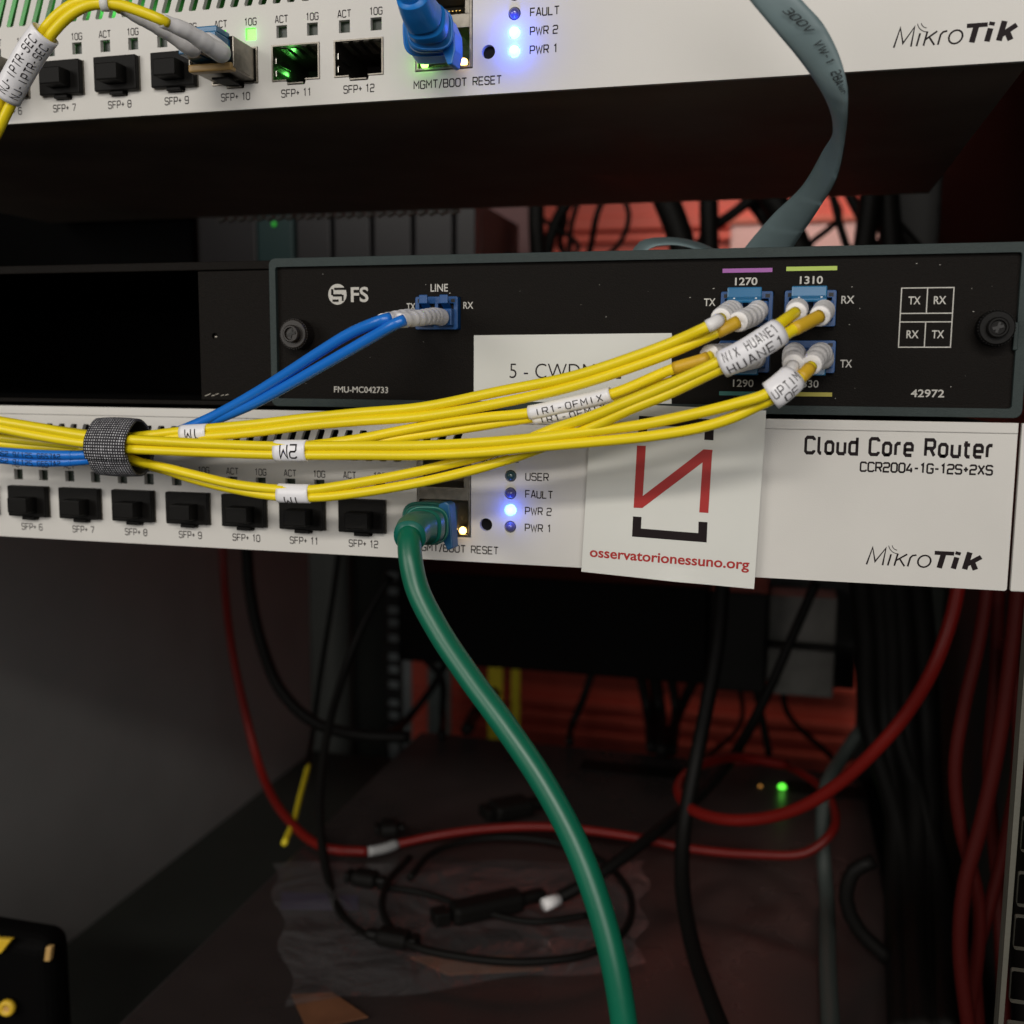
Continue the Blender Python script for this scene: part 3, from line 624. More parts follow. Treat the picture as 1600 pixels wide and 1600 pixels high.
def stk_poly(pts, m, name, sub=3):
    """polygon strips given in photograph pixels, laid onto the bowed paper"""
    mb = MB()
    for quad in pts:
        q = []
        for a, b in quad:
            P = at(a, b, -2.8); # invert bilinear approximately
            u, v = .5, .5
            for _ in range(12):
                p = (1-u)*(1-v)*P00+u*(1-v)*P10+u*v*P11+(1-u)*v*P01
                du = (1-v)*(P10-P00)+v*(P11-P01); dv = (1-u)*(P01-P00)+u*(P11-P10)
                A = np.array([[du[0], dv[0]], [du[2], dv[2]]]); d = np.linalg.solve(A, [P[0]-p[0], P[2]-p[2]]); u += d[0]; v += d[1]
            q.append((u, v))
        n = 6; base = len(mb.v); vs = []; fs = []
        for j in range(n+1):
            for i in range(n+1):
                s_, t_ = i/n, j/n
                u = (1-s_)*(1-t_)*q[0][0]+s_*(1-t_)*q[1][0]+s_*t_*q[2][0]+(1-s_)*t_*q[3][0]; v = (1-s_)*(1-t_)*q[0][1]+s_*(1-t_)*q[1][1]+s_*t_*q[2][1]+(1-s_)*t_*q[3][1]
                vs.append(stk(u, v, .08))
        for j in range(n):
            for i in range(n): a = j*(n+1)+i; fs.append((a, a+1, a+n+2, a+n+1))
        mb.add(vs, fs)
    return mb.build(name, m, st2)
def z2(x, y): return (880+x/4.444, 620+y/4.444)
stk_poly([[z2(513, 338), z2(575, 340), z2(553, 688), z2(489, 770)], [z2(489, 770), z2(553, 688), z2(968, 455), z2(975, 364)][:0] or [z2(553, 688), z2(975, 364), z2(968, 455), z2(549, 772)],
          [z2(975, 364), z2(1038, 368), z2(1008, 806), z2(968, 455)][:0] or [z2(968, 455), z2(1034, 400), z2(1008, 806), z2(945, 802)], [z2(975, 364), z2(1038, 368), z2(1034, 400), z2(968, 455)], [z2(489, 770), z2(553, 688), z2(551, 730), z2(549, 772)]], X['red'], 'emblem')
stk_poly([[z2(485, 830), z2(544, 834), z2(540, 914), z2(478, 970)], [z2(478, 970), z2(540, 914), z2(938, 946), z2(996, 1011)], [z2(938, 946), z2(940, 866), z2(1002, 870), z2(996, 1011)]], X['ink'], 'emblem')
stk_poly([[z2(527, 132), z2(1048, 157), z2(985, 216), z2(585, 196)], [z2(527, 132), z2(585, 196), z2(580, 276), z2(521, 272)], [z2(1048, 157), z2(1044, 302), z2(980, 298), z2(985, 216)]], X['ink'], 'emblem')
bl = at(*z2(182, 1110), -2.8); br = at(*z2(1290, 1200), -2.8); ex_ = (br-bl); LW = np.linalg.norm(ex_); ex_ /= LW; ez_ = np.array([-ex_[2], 0, ex_[0]])
def wtext(u, v):
    P = bl+ex_*u+ez_*v; U, V = .5, .5
    for _ in range(6):
        p = (1-U)*(1-V)*P00+U*(1-V)*P10+U*V*P11+(1-U)*V*P01; du = (1-V)*(P10-P00)+V*(P11-P01); dv = (1-U)*(P01-P00)+U*(P11-P10)
        d = np.linalg.solve(np.array([[du[0], dv[0]], [du[2], dv[2]]]), [P[0]-p[0], P[2]-p[2]]); U += d[0]; V += d[1]
    return stk(U, V, .1)
bfont('osservatorionessuno.org', 0, LW, 0, 2.75, st2, X['red'], bold=.02, warp=wtext)

# ================================================================ fibre cords
VIEW = lambda P: (CAM-np.array(P))/np.linalg.norm(CAM-np.array(P))
def wrap(path, rb, rn, m, parent, name='wrap_tag', n=44, text=None, th=.3, tsize=1.8, flip=False, tang=0, toff=None, tw=None, ends=0):
    """sleeve of oval section along path; text on the camera side"""
    P = [np.array(p, float) for p in path]; N = len(P); vs = []; fs = []; frames = []
    if N < 3: raise RuntimeError("short wrap %s %d" % (name, N))
    for i in range(N):
        T = P[min(i+1, N-1)]-P[max(i-1, 0)]; T /= np.linalg.norm(T); b = np.cross(T, VIEW(P[i])); b /= np.linalg.norm(b); nn = np.cross(b, T); frames.append((P[i], T, b, nn))
    for R0, sgn in (((rb, rn), 1), ((rb-th, rn-th), -1)):
        for (p, T, b, nn) in frames:
            for k in range(n):
                a = 2*math.pi*k/n; vs.append(p+R0[0]*math.sin(a)*b+R0[1]*math.cos(a)*nn)
    H = N*n
    for i in range(N-1):
        for k in range(n):
            j = (k+1) % n; fs.append((i*n+k, i*n+j, (i+1)*n+j, (i+1)*n+k)); fs.append((H+i*n+k, H+(i+1)*n+k, H+(i+1)*n+j, H+i*n+j))
    for i in (0, N-1):
        for k in range(n): j = (k+1) % n; fs.append((i*n+k, i*n+j, H+i*n+j, H+i*n+k))
    o = MB().add(vs, fs).build(name, m, parent, smooth=False)
    for p_ in o.data.polygons: p_.use_smooth = p_.index < 2*(N-1)*n
    if text:
        L = [0]
        for i in range(1, N): L.append(L[-1]+np.linalg.norm(P[i]-P[i-1]))
        tot = L[-1]
        for li, (txt, ang) in enumerate(text):
            q, wt = stroke_text(txt, tsize, tsize*.13, gap=1.7, spacing=6.2 if len(txt) > 3 else None); sxx = min(1.3, (tw or tot*.82)/wt)
            mb = MB()
            for quad, lay in subdiv(q):
                vv = []
                for a, b_ in quad:
                    s_ = a*sxx+(tot-wt*sxx)/2; t_ = b_-tsize/2
                    if flip: s_ = tot-s_; t_ = -t_
                    s_ = min(max(s_, 0), tot); i = max(0, min(N-2, next((k for k in range(N-1) if L[k+1] >= s_), N-2))); f = (s_-L[i])/(L[i+1]-L[i])
                    p, T, b, nn = [(1-f)*frames[i][q_]+f*frames[i+1][q_] for q_ in range(4)]
                    phi = ang-t_/max(rn, rb*.6)
                    vv.append(p+(rb+.09+.004*(lay % 5))*math.sin(phi)*b+(rn+.09+.004*(lay % 5))*math.cos(phi)*nn)
                mb.add(vv, [(0, 1, 2, 3)])
            lt = mb.build('lettering', X['ink'], o); lt['label'] = 'printed words ' + txt
    return o
def seg(P, a, b):
    """part of a polyline between image x a..b"""
    out = []
    for p in P:
        d = p-CAM; ix = 800+FPX*(d @ CR)/(d @ CF)
        if min(a, b) <= ix <= max(a, b): out.append(p)
    return out
def mid(P, Q):
    n = max(len(P), len(Q)); g_ = lambda A, i: np.array(A[min(len(A)-1, int(round(i*(len(A)-1)/(n-1))))]); return [(g_(P, i)+g_(Q, i))/2 for i in range(n)]
def boot(pts, r0, r1, parent, m=None, ribs=0, tip=None, name='strain_boot', amp=.14):
    """rubber boot along points, hollow looking mouth at the end"""
    P = cr(pts, .6); N = len(P); R = []
    for i in range(N):
        s_ = i/(N-1); r = r0+(r1-r0)*s_
        if ribs and .18 < s_ < .95: r += amp*(1 if math.sin(s_*ribs*2*math.pi) > 0 else -1)
        R.append(r)
    T = P[-1]-P[-2]; T /= np.linalg.norm(T)
    P2 = P+[P[-1]+T*.15, P[-1]+T*.1, P[-1]-T*1.6]; R2 = R+[r1-.25, r1-.5, r1-.6]
    return tube(MB(), P2, R2, 18).build(name, m or X['white'], parent, smooth=True)
YJ = 'yellow duplex fibre cord'
def cord(label, origin_px, group='yellow duplex fibre cords'):
    return thing('fibre_cord', label, 'fibre cord', at(*origin_px), group)
R_ = 1.38
# --- cord A : 1270, topmost
cA = cord('topmost yellow fibre cord, plugged in under 1270 and tagged 1M', (1165, 490, -4))
A1, PA1 = cable('jacket', [(60, 668, -20), (124, 677, -21), (180, 684, -21), (230, 680, -22), (280, 674, -23), (330, 669, -24), (400, 662.5, -25), (480, 653, -25.5), (560, 645, -26), (660, 636, -27), (780, 611.5, -28), (895, 588, -30), (1000, 554, -32), (1060, 531, -34), (1110, 508, -37), (1128, 497, -34)], R_, X['yellow'], cA)
A2, PA2 = cable('jacket', [(60, 678, -19), (124, 686, -20), (180, 690, -20), (230, 686, -21), (280, 682, -23), (330, 681, -24.5), (400, 675, -25.5), (480, 665, -26), (560, 658, -26.5), (660, 650.6, -27.5), (780, 630, -28.5), (895, 603.5, -30), (1000, 569, -31.5), (1060, 546, -33), (1120, 519, -34), (1153, 503, -32)], R_, X['yellow'], cA)
# --- cord D : 1330, front, tag 2M
cD = cord('yellow fibre cord running from the 1330 socket to the tag 2M', (1260, 560, -4))
D1, PD1 = cable('jacket', [(60, 672, -26), (124, 681, -26), (180, 686, -26), (210, 687, -26.5), (300, 692, -27.5), (419, 697, -28.5), (480, 697, -29), (560, 696.5, -29.5), (660, 696, -30), (760, 691, -31), (840, 684, -32), (920, 674, -33), (1000, 664, -34), (1070, 650, -36), (1145, 632, -38), (1195, 617, -40), (1215, 604, -40), (1232, 585, -37), (1239, 572, -33)], R_, X['yellow'], cD)
D2, PD2 = cable('jacket', [(60, 682, -25), (124, 692, -25), (180, 700, -25.5), (210, 702, -26), (300, 706, -27), (419, 710, -28), (480, 711, -29), (560, 711, -29.5), (660, 711, -30), (760, 706, -31), (840, 698, -32), (920, 691, -33), (970, 686.5, -33.5), (1020, 681, -34), (1095, 668, -35), (1145, 652.5, -36), (1180, 636, -37), (1205, 624, -38.5), (1235, 603, -38), (1258, 583, -35), (1269, 571, -33)], R_, X['yellow'], cD)
# --- cord C : 1310, passes behind D, tag 1M at the bottom
cC = cord('yellow fibre cord from the 1310 socket, lowest of the bunch, tagged 1M', (1266, 485, -4))
C1, PC1 = cable('jacket', [(124, 700, -20), (180, 708, -20), (220, 722, -20), (260, 731, -21), (300, 741, -22), (364, 756, -23), (430, 764, -24), (487, 765, -24), (525, 760, -24.5), (592, 748.5, -25), (660, 735, -26), (705, 724, -26), (750, 713, -26.5), (800, 697, -27), (860, 672, -30), (920, 652, -34), (970, 632, -37), (1045, 601, -40), (1120, 567, -43), (1160, 546, -44), (1200, 519, -43), (1225, 501, -39), (1243, 488, -33)], R_, X['yellow'], cC)
C2, PC2 = cable('jacket', [(124, 708, -19), (180, 714, -19), (220, 724, -18), (260, 735, -18), (300, 748, -19), (364, 764, -21), (430, 775, -23.5), (491, 777, -24), (547, 772, -24.5), (637, 757.5, -25.5), (705, 743, -26), (772, 725, -26.5), (829, 706, -27.5), (880, 686, -30), (940, 660, -34), (990, 637, -37), (1045, 615, -39), (1122, 578, -42), (1160, 562, -43), (1200, 540, -42), (1240, 515, -39), (1262, 504, -36), (1281, 494, -33)], R_, X['yellow'], cC)
# --- cord B : 1290, behind
cB = cord('yellow fibre cord from the 1290 socket, passing behind under the IR1 tags', (1165, 560, -4))
B1, PB1 = cable('jacket', [(124, 694, -18), (180, 697, -19), (300, 697, -22), (420, 699, -23), (480, 696, -24), (525, 690.5, -25), (570, 684, -25.5), (615, 675, -26), (682, 662.5, -27), (750, 653, -27.5), (821, 646, -28), (880, 634, -28.5), (961, 614, -30), (1053, 576, -31), (1099, 562, -32), (1112, 556, -31)], R_, X['yellow'], cB)
B2, PB2 = cable('jacket', [(124, 701, -17), (180, 703, -18), (300, 704, -20), (420, 705, -21), (480, 703, -22), (560, 694, -23.5), (626, 684, -25), (682, 676, -25.5), (750, 665.5, -26), (817, 655, -26.5), (880, 645, -27), (964, 624, -28), (1053, 596, -29.5), (1110, 580, -31), (1137, 571, -31)], R_, X['yellow'], cB)

# sheaths (slightly thicker ochre sleeves at the boots)
def sleeve(P, a, b, r, m, parent, name='sheath'):
    s_ = seg(P, a, b); return tube(MB(), s_, r, 16).build(name, m, parent, smooth=True)
sleeve(PA2, 1120, 1156, 1.62, X['yellowboot'], cA); sleeve(PA1, 1104, 1128, 1.62, X['white'], cA)
sleeve(PC2, 1240, 1282, 1.62, X['yellowboot'], cC); sleeve(PB1, 1050, 1110, 1.62, X['yellowboot'], cB)
sleeve(PD2, 1246, 1268, 1.62, X['yellowboot'], cD); sleeve(PD1, 1229, 1240, 1.62, X['white'], cD)
def plugset(parent, nm, mouths, bases, clip=True, up=True):
    a, b, c, d = specs[nm]; xm_ = (a+b)/2
    for i, (mo, ba) in enumerate(zip(mouths, bases)):
        cx = xm_+(-3.15 if i == 0 else 3.15); cz = c+3.7
        MB().box(cx-2.5, cx+2.5, -8.5, .5, cz-2.4, cz+2.6).build('plug_body', X['blueplug'], parent, bevel=.25)
        B = at(*ba, -9); E_ = at(*mo, -31)
        boot([(cx, -7.5, cz), (cx, -10, cz), tuple(np.array([cx, -10, cz])*.35+np.array(B)*.65+np.array([0, -6, 0])*.6), tuple(E_)], 2.75, 2.45, parent, ribs=5)
    if clip:
        zc = d if up else c; s_ = 1 if up else -1
        cl = MB().box(xm_-4.9, xm_+4.0, -7.5, -4.2, min(zc-2.6*s_, zc+.7*s_), max(zc-2.6*s_, zc+.7*s_)).build('duplex_clip', X['blueplugl'], parent, bevel=.3)
        MB().obox((xm_-.45, -7.6, zc+s_*-2.3), (4.4, 0, 0), (0, 2.2, s_*.9), (0, -.15, s_*.4)).build('duplex_clip', X['blueplugl'], parent, bevel=.2)
        for q_ in (-3.0, 2.6): MB().box(xm_+q_-.25, xm_+q_+.25, -9.0, -8.4, zc-2.7*s_-.5, zc-2.7*s_+.5).build('latch_nib', X['white'], cl)
plugset(cA, '1270', [(1126, 497), (1153, 503)], [(1142, 488), (1177, 496)])
plugset(cC, '1310', [(1244, 488), (1281, 494)], [(1245, 484), (1286, 488)])
plugset(cB, '1290', [(1108, 554), (1139, 570)], [(1148, 552), (1177, 560)], up=False)
plugset(cD, '1330', [(1239, 569), (1268, 570)], [(1238, 549), (1280, 549)], up=False)
# tags
wrap(mid(seg(PA1, 283, 329), seg(PA2, 283, 329)), 2.55, 1.75, X['tag'], cA, 'length_tag', text=[('1M', .15)], flip=True, tsize=2.1)
wrap(mid(seg(PD1, 425, 480), seg(PD2, 425, 480)), 3.0, 1.8, X['tag'], cD, 'length_tag', text=[('2M', .1)], flip=True, tsize=2.3)
wrap(mid(seg(PC1, 431, 486), seg(PC2, 431, 486)), 2.75, 1.85, X['tag'], cC, 'length_tag', text=[('1M', .95)], flip=True, tsize=2.1)
wrap(seg(PB1, 822, 960), 1.95, 1.95, X['tag'], cB, 'name_tag', text=[('IR1-OFMIX', .1)], tsize=1.6)
wrap(seg(PB2, 834, 958), 1.95, 1.95, X['tag'], cB, 'name_tag', text=[('IR1-OFMIX', .5)], tsize=1.6)
wrap(mid(seg(PC1, 1122, 1215), seg(PC2, 1128, 1228)), 3.3, 2.5, X['tag'], cC, 'name_tag', text=[('NIX HUANE1', -.38), ('HUANE1', .62)], tsize=1.75)
wrap(mid(seg(PD1, 1197, 1238), seg(PD2, 1204, 1262))[:-3], 3.55, 2.5, X['tag'], cD, 'name_tag', text=[('UPTIM', .1), ('OF', .85)], tsize=1.45)

# --- blue cord in the LINE socket
cL = thing('fibre_cord', 'blue duplex fibre cord plugged into the LINE socket with white boots', 'fibre cord', at(685, 490, -4), 'blue fibre cords')
J1, PJ1 = cable('jacket', [(60, 709, -17), (124, 708, -17), (180, 700, -16), (250, 684, -16), (303, 664, -17), (344, 645, -19), (400, 613.5, -23), (450, 582, -27), (500, 549.5, -31), (550, 519.5, -35), (598, 500, -38), (610, 497, -37)], 1.5, X['blue'], cL)
J2, PJ2 = cable('jacket', [(60, 720, -15), (124, 718, -15), (180, 710, -15), (250, 693, -15), (318, 663, -16), (344, 653, -18), (400, 629, -22), (450, 602, -26), (500, 573.5, -30), (575, 530.5, -36), (620, 505, -39), (632, 500, -38)], 1.5, X['blue'], cL)
la = specs['LINE']; lx = (la[0]+la[1])/2
for cx in (lx-3.1, lx+3.1):
    MB().box(cx-2.4, cx+2.4, -5.0, .5, 69.2, 74.0).build('plug_body', X['blueplug'], cL, bevel=.25)
    MB().obox((cx+.2, -3.4, 75.2), (1.15, 0, 0), (0, 1.8, -.9), (0, .2, .4)).build('latch', X['blueplug'], cL, bevel=.15)
    MB().box(cx-1.1, cx+1.4, -5.4, -4.6, 75.4, 77.9).build('latch', X['blueplug'], cL, bevel=.2)
zb_ = 71.7
boot([(lx+3.1, -7, zb_-.3), (lx+3.0, -12, zb_-.3), tuple(at(655, 497, -26)), tuple(at(625, 501, -36))], 2.45, 1.9, cL, ribs=8, amp=.09)
boot([(lx-3.1, -7, zb_-.4), (lx-3.2, -12, zb_-.5), tuple(at(632, 495, -25)), tuple(at(597, 501, -37))], 2.2, 1.85, cL, ribs=8, amp=.08)
# --- second blue cord left of the strap, printed
cS = thing('fibre_cord', 'blue cable pair with dark printing at the left edge under the yellow cords', 'fibre cord', at(20, 715, -16), 'blue fibre cords')
for pts in ([(-70, 701, -22), (0, 706, -22), (60, 710, -22), (124, 711, -22), (190, 706, -20)], [(-70, 710, -21), (0, 717, -21), (60, 722, -21), (124, 720, -21), (190, 712, -19)]):
    o, P = cable('jacket', pts, 1.45, X['blue'], cS)
    wrap(seg(P, -60, 118), 1.47, 1.47, X['blue'], cS, 'printed_jacket', text=[('LSZH - OS2 9/125 G657A2', .35)], tsize=1.5, th=.05)
# --- more yellow strands left of the strap
cE = thing('fibre_cord', 'yellow fibre pair coming out of the strap towards the left edge', 'fibre cord', at(20, 660, -26), 'yellow duplex fibre cords')
for pts in ([(-60, 647, -27), (0, 658, -27), (60, 668, -26.5), (124, 679, -26), (190, 686, -26)], [(-60, 656, -27), (0, 669, -27), (60, 681, -26.5), (124, 691, -26), (190, 697, -26)]):
    cable('jacket', pts, R_+.1, X['yellow'], cE)
cF = thing('fibre_cord', 'shaded yellow fibre pair behind the brighter yellow pair at the left edge', 'fibre cord', at(20, 690, -20), 'yellow duplex fibre cords')
for pts in ([(-60, 677, -20), (0, 684, -20), (60, 690, -20), (124, 696, -20), (190, 698, -20)], [(-60, 688, -19), (0, 693, -19), (60, 698, -19), (124, 702, -19), (190, 703, -20)]):
    cable('jacket', pts, R_, X['yellow'], cF)

# --- hook strap round the bundle
vt = thing('cable_strap', 'woven black and grey hook strap holding the cord bundle together', 'cable strap', at(185, 700, -22))
pL, pR = at(156, 699, -21.5), at(219, 701, -22.5)
ax = pR-pL; Lv = np.linalg.norm(ax); ax /= Lv
zc_ = np.array([0, 0, 1.]); zc_ -= ax*(ax @ zc_); zc_ /= np.linalg.norm(zc_); yc_ = np.cross(zc_, ax)
def strap(Ro, turn0, turn1, off, name, smooth=True):
    nA, nL = 96, 10; vs = []; fs = []; uv = []
    for lay_ in (0, 1):
        for i in range(nA+1):
            f = i/nA; a = math.radians(turn0+(turn1-turn0)*f); rr = Ro+off*f-(.75 if lay_ else 0)
            for j in range(nL+1):
                s_ = j/nL; k = 1+.012*math.sin(5*a+1)
                e = 1-.035*(2*s_-1)**2
                vs.append(pL+ax*(Lv*s_+.25*math.sin(3*a))+(rr*k*e)*(math.cos(a)*zc_*1.05-math.sin(a)*yc_*.80)); uv.append((s_*.55+(0 if not lay_ else 3), f*1.0))
    K = (nA+1)*(nL+1)
    for i in range(nA):
        for j in range(nL):
            a = i*(nL+1)+j; fs += [(a, a+1, a+nL+2, a+nL+1), (a+K, a+nL+1+K, a+nL+2+K, a+1+K)]
    for i in range(nA):
        for j in (0, nL): a = i*(nL+1)+j; fs.append((a, a+nL+1, a+nL+1+K, a+K))
    for i in (0, nA):
        for j in range(nL): a = i*(nL+1)+j; fs.append((a, a+1, a+1+K, a+K))
    mb = MB().add(vs, fs); mb.uv = uv; o = mb.build(name, X['velcro'], vt, smooth=True); o.data.materials.append(X['black2'])
    for p in o.data.polygons:
        if min(p.vertices) >= K: p.material_index = 1
    return o
strap(8.0, 100, 470, .9, 'strap_band')

# ================================================================ green patch cable
gc_ = thing('network_cable', 'thick green network cable plugged into the lower router and hanging down', 'network cable', at(690, 820, -3), 'network cables')
def rj_plug(parent, z, mboot, tilt, pts, r, mcab, latch=True):
    cx, cz = 64.6, z+13.2
    MB().box(cx-5.8, cx+5.8, -3.5, 12, cz-4.0, cz+4.1).build('clear_plug', X['clear'], parent, bevel=.3)
    # boot: rounded block leaning as the photograph shows
    P = cr(pts, .3); N = len(P); vs = []; fs = []; n = 28
    for i in range(N):
        s_ = i/(N-1); T = P[min(i+1, N-1)]-P[max(i-1, 0)]; T /= np.linalg.norm(T)
        h = np.array([1., 0, 0]) ; h -= T*(T @ h); h /= np.linalg.norm(h); v_ = np.cross(T, h)
        w_ = 6.5*(1-s_)+4.3*s_; hh = 5.2*(1-s_)+4.3*s_; e = 4*(1-s_)+2.2*s_
        if .18 < s_ < .72: k = 1+.06*(1 if math.sin(s_*8*2*math.pi) > -.3 else -2.0)
        else: k = 1
        for q_ in range(n):
            a = 2*math.pi*q_/n; ca, sa = math.cos(a), math.sin(a)
            vs.append(P[i]+h*w_*k*math.copysign(abs(ca)**(2/e), ca)+v_*hh*k*math.copysign(abs(sa)**(2/e), sa))
    for i in range(N-1):
        for q_ in range(n): j = (q_+1) % n; fs.append((i*n+q_, i*n+j, (i+1)*n+j, (i+1)*n+q_))
    fs.append(tuple(range(n-1, -1, -1))); fs.append(tuple((N-1)*n+q_ for q_ in range(n)))
    bt = MB().add(vs, fs).build('boot', mboot, parent, smooth=True)
    for s_ in (.26, .36, .46, .56):
        i = int(s_*(N-1)); ring = [P[i]+(np.array(vs[i*n+q_])-P[i])*1.02 for q_ in range(n)]; ring = ring+ring[:1]
        tube(MB(), ring, .42, 8, caps=False).build('grip_rib', mboot, bt, smooth=True)
    return bt
rj_plug(gc_, 0, X['greenboot'], 0, [(64.6, -3, 13.2), (64.4, -12, 13.2), tuple(at(666, 822, -24)), tuple(at(647, 828, -33)), tuple(at(640, 838, -38))], 3.1, X['green'])
def guard(parent, poly, y0, y1, m=None):
    n = len(poly); mb = MB(); F = [at(a, b, y0) for a, b in poly]; Bk = [p+np.array([.4, y1-y0, 0]) for p in F]
    mb.add(F+Bk, [tuple(range(n)), tuple(range(2*n-1, n-1, -1))]+[(i, i+n, (i+1) % n+n, (i+1) % n) for i in range(n)])
    return mb.build('latch_guard', m or X['bluecable'], parent, bevel=.35)
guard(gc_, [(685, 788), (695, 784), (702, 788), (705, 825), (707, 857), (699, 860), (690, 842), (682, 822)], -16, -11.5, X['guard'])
cable('jacket', [(643, 826, -33), (640, 840, -38), (641, 870, -41), (652, 920, -43), (685, 985, -46), (735, 1060, -50), (790, 1135, -54), (850, 1225, -58), (900, 1320, -62), (937, 1420, -66), (960, 1510, -69), (975, 1600, -71), (985, 1700, -72)], 3.15, X['green'], gc_, n=24)

# --- blue patch cable at the top
bc = thing('network_cable', 'blue network cable with bright blue boot in the upper router', 'network cable', at(690, 60, -3), 'network cables')
rj_plug(bc, 133.35, X['bluecable'], 0, [(64.6, -3, 133.35+13.2), (64.4, -9, 133.35+14), tuple(at(672, 44, -20)), tuple(at(655, 16, -28)), tuple(at(645, -8, -33))], 3.1, X['bluecable'])
guard(bc, [(684, 22), (700, 26), (710, 50), (711, 78), (706, 100), (699, 101), (688, 72), (680, 45)], -15, -9)
cable('jacket', [(652, 12, -29), (640, -15, -34), (630, -60, -40), (640, -130, -44)], 3.1, X['bluecable'], bc, n=20)

# ================================================================ optics in the upper router
def transceiver(k, label, z0=133.35):
    c = portx(k); t = thing('transceiver', label, 'transceiver', (c, 0, z0+7), 'metal optical transceivers in the upper router')
    MB().box(c-6.7, c+6.7, -12.5, 30, z0+7.9, z0+17.0).build('metal_shell', X['steel'], t, bevel=.3)
    MB().box(c-6.3, c+6.3, -12.9, -12.55, z0+8.3, z0+16.6).build('front_recess', X['black'], t)
    MB().box(c-6.9, c+6.9, -14.5, -11.5, z0+7.2, z0+9.4).build('bail', X['beige'], t, bevel=.5)
    m = MB(); m.box(c-7.2, c-6.75, -13.5, -4, z0+8.2, z0+12.5); m.box(c+6.75, c+7.2, -13.5, -4, z0+8.2, z0+12.5); m.build('bail_arm', X['steel'], t, bevel=.1)
    MB().box(c-2.6, c+2.6, -9, -2, z0+6.5, z0+7.1).build('release_tab', X['black'], t, bevel=.1)
    return t
transceiver(10, 'metal transceiver with beige latch bar in port SFP+ 10'); transceiver(6, 'metal transceiver in port SFP+ 6 at the left edge')
cT = thing('fibre_cord', 'yellow fibre cord with long white boots plugged into the upper router at SFP+ 10', 'fibre cord', at(340, 80, -14), 'yellow duplex fibre cords')
c10 = portx(10)
for dx in (-3.1, 3.1):
    MB().box(c10+dx-2.7, c10+dx+2.7, -21, -11, 133.35+10.2, 133.35+15.8).build('plug_body', X['blueplugl'], cT, bevel=.3)
MB().box(c10-5.6, c10+5.4, -19.5, -12, 133.35+15.9, 133.35+17.8).build('duplex_clip', X['blueplugl'], cT, bevel=.4)
boot([(c10+3.1, -20, 133.35+12.9), tuple(at(345, 82, -24)), tuple(at(322, 68, -31)), tuple(at(290, 48, -38)), tuple(at(252, 32, -44))], 3.0, 1.75, cT, ribs=4, amp=.06)
boot([(c10-3.1, -20, 133.35+12.9), tuple(at(300, 76, -24)), tuple(at(262, 52, -31)), tuple(at(225, 33, -37)), tuple(at(185, 12, -42))], 2.6, 1.2, cT, ribs=4, amp=.06)
U1, PU1 = cable('jacket', [(262, 36, -43), (252, 31, -44.5), (225, 20, -46), (192, 9, -47), (165, 6, -48), (140, 8, -49), (112, 22, -49), (85, 48, -49), (60, 84, -48), (38, 122, -47), (16, 165, -46), (-6, 210, -45), (-40, 270, -42)], R_, X['yellow'], cT)
U2, PU2 = cable('jacket', [(188, 14, -42), (175, 6, -44), (155, 0, -45.5), (135, 0, -47), (118, 5, -48), (92, 22, -48), (68, 48, -47.5), (44, 82, -47), (22, 120, -46), (2, 158, -45), (-20, 205, -43), (-50, 260, -41)], R_, X['yellow'], cT)
def py_seg(P, a, b):
    out = []
    for p in P:
        d = p-CAM; iy = 800-FPX*(d @ CU)/(d @ CF); ix = 800+FPX*(d @ CR)/(d @ CF)
        if a <= iy <= b and ix < 115: out.append(p)
    return out
wrap(cr(px([(10, 152, -46.5), (31, 113, -47.8), (51, 79, -48.5), (71, 52, -49)]), 1), 3.75, 2.9, X['tag'], cT, 'name_tag', text=[('NJ-IPTR-SEC', -.45), ('NJ-IPTR-SEC', .45)], tsize=1.75)
wrap(seg(PU1, 155, 173), 1.85, 1.85, X['paper'], cT, 'clip_ring')

# ================================================================ flat grey cable
fc = thing('flat_cable', 'flat grey-green cable printed 300V twisting down in front of the upper router', 'flat cable', at(1240, 30, -30))
Le = cr(px([(1110, -80, -40), (1171, 0, -38), (1206, 42, -36), (1253, 98, -31), (1288, 150, -25), (1303, 202, -10), (1286, 236, 4), (1253, 291, 18), (1206, 337, 30), (1162, 389, 42), (1130, 430, 50)]), 1.5)
Re = cr(px([(1195, -80, -40), (1253, 0, -38), (1286, 37, -36), (1312, 89, -34), (1323.5, 136, -32), (1324, 169, -28), (1320, 212, -18), (1307, 277, -2), (1281, 323, 14), (1238, 389, 34), (1215, 430, 44)]), 1.5)
def strip(L, R, th, name, m, parent, crown=.5):
    n = max(len(L), len(R)); g_ = lambda A, i: np.array(A[min(len(A)-1, int(round(i*(len(A)-1)/(n-1))))]); vs = []; fs = []; K = 9
    for i in range(n):
        a, b = g_(L, i), g_(R, i); a2, b2 = g_(L, min(i+1, n-1)), g_(R, min(i+1, n-1)); a1, b1 = g_(L, max(i-1, 0)), g_(R, max(i-1, 0))
        T = (a2+b2-a1-b1); T /= np.linalg.norm(T); nn = np.cross(b-a, T); nn /= np.linalg.norm(nn)
        if nn @ VIEW(a) < 0: nn = -nn
        for k in range(K):
            s_ = k/(K-1); p = a*(1-s_)+b*s_; vs.append(p+nn*(th/2*(1-(2*s_-1)**4*.8)))
        for k in range(K):
            s_ = 1-k/(K-1); p = a*(1-s_)+b*s_; vs.append(p-nn*(th/2*(1-(2*s_-1)**4*.8)))
    Q = 2*K
    for i in range(n-1):
        for k in range(Q): j = (k+1) % Q; fs.append((i*Q+k, i*Q+j, (i+1)*Q+j, (i+1)*Q+k))
    fs.append(tuple(range(Q-1, -1, -1))); fs.append(tuple((n-1)*Q+k for k in range(Q)))
    return MB().add(vs, fs).build(name, m, parent, smooth=True)
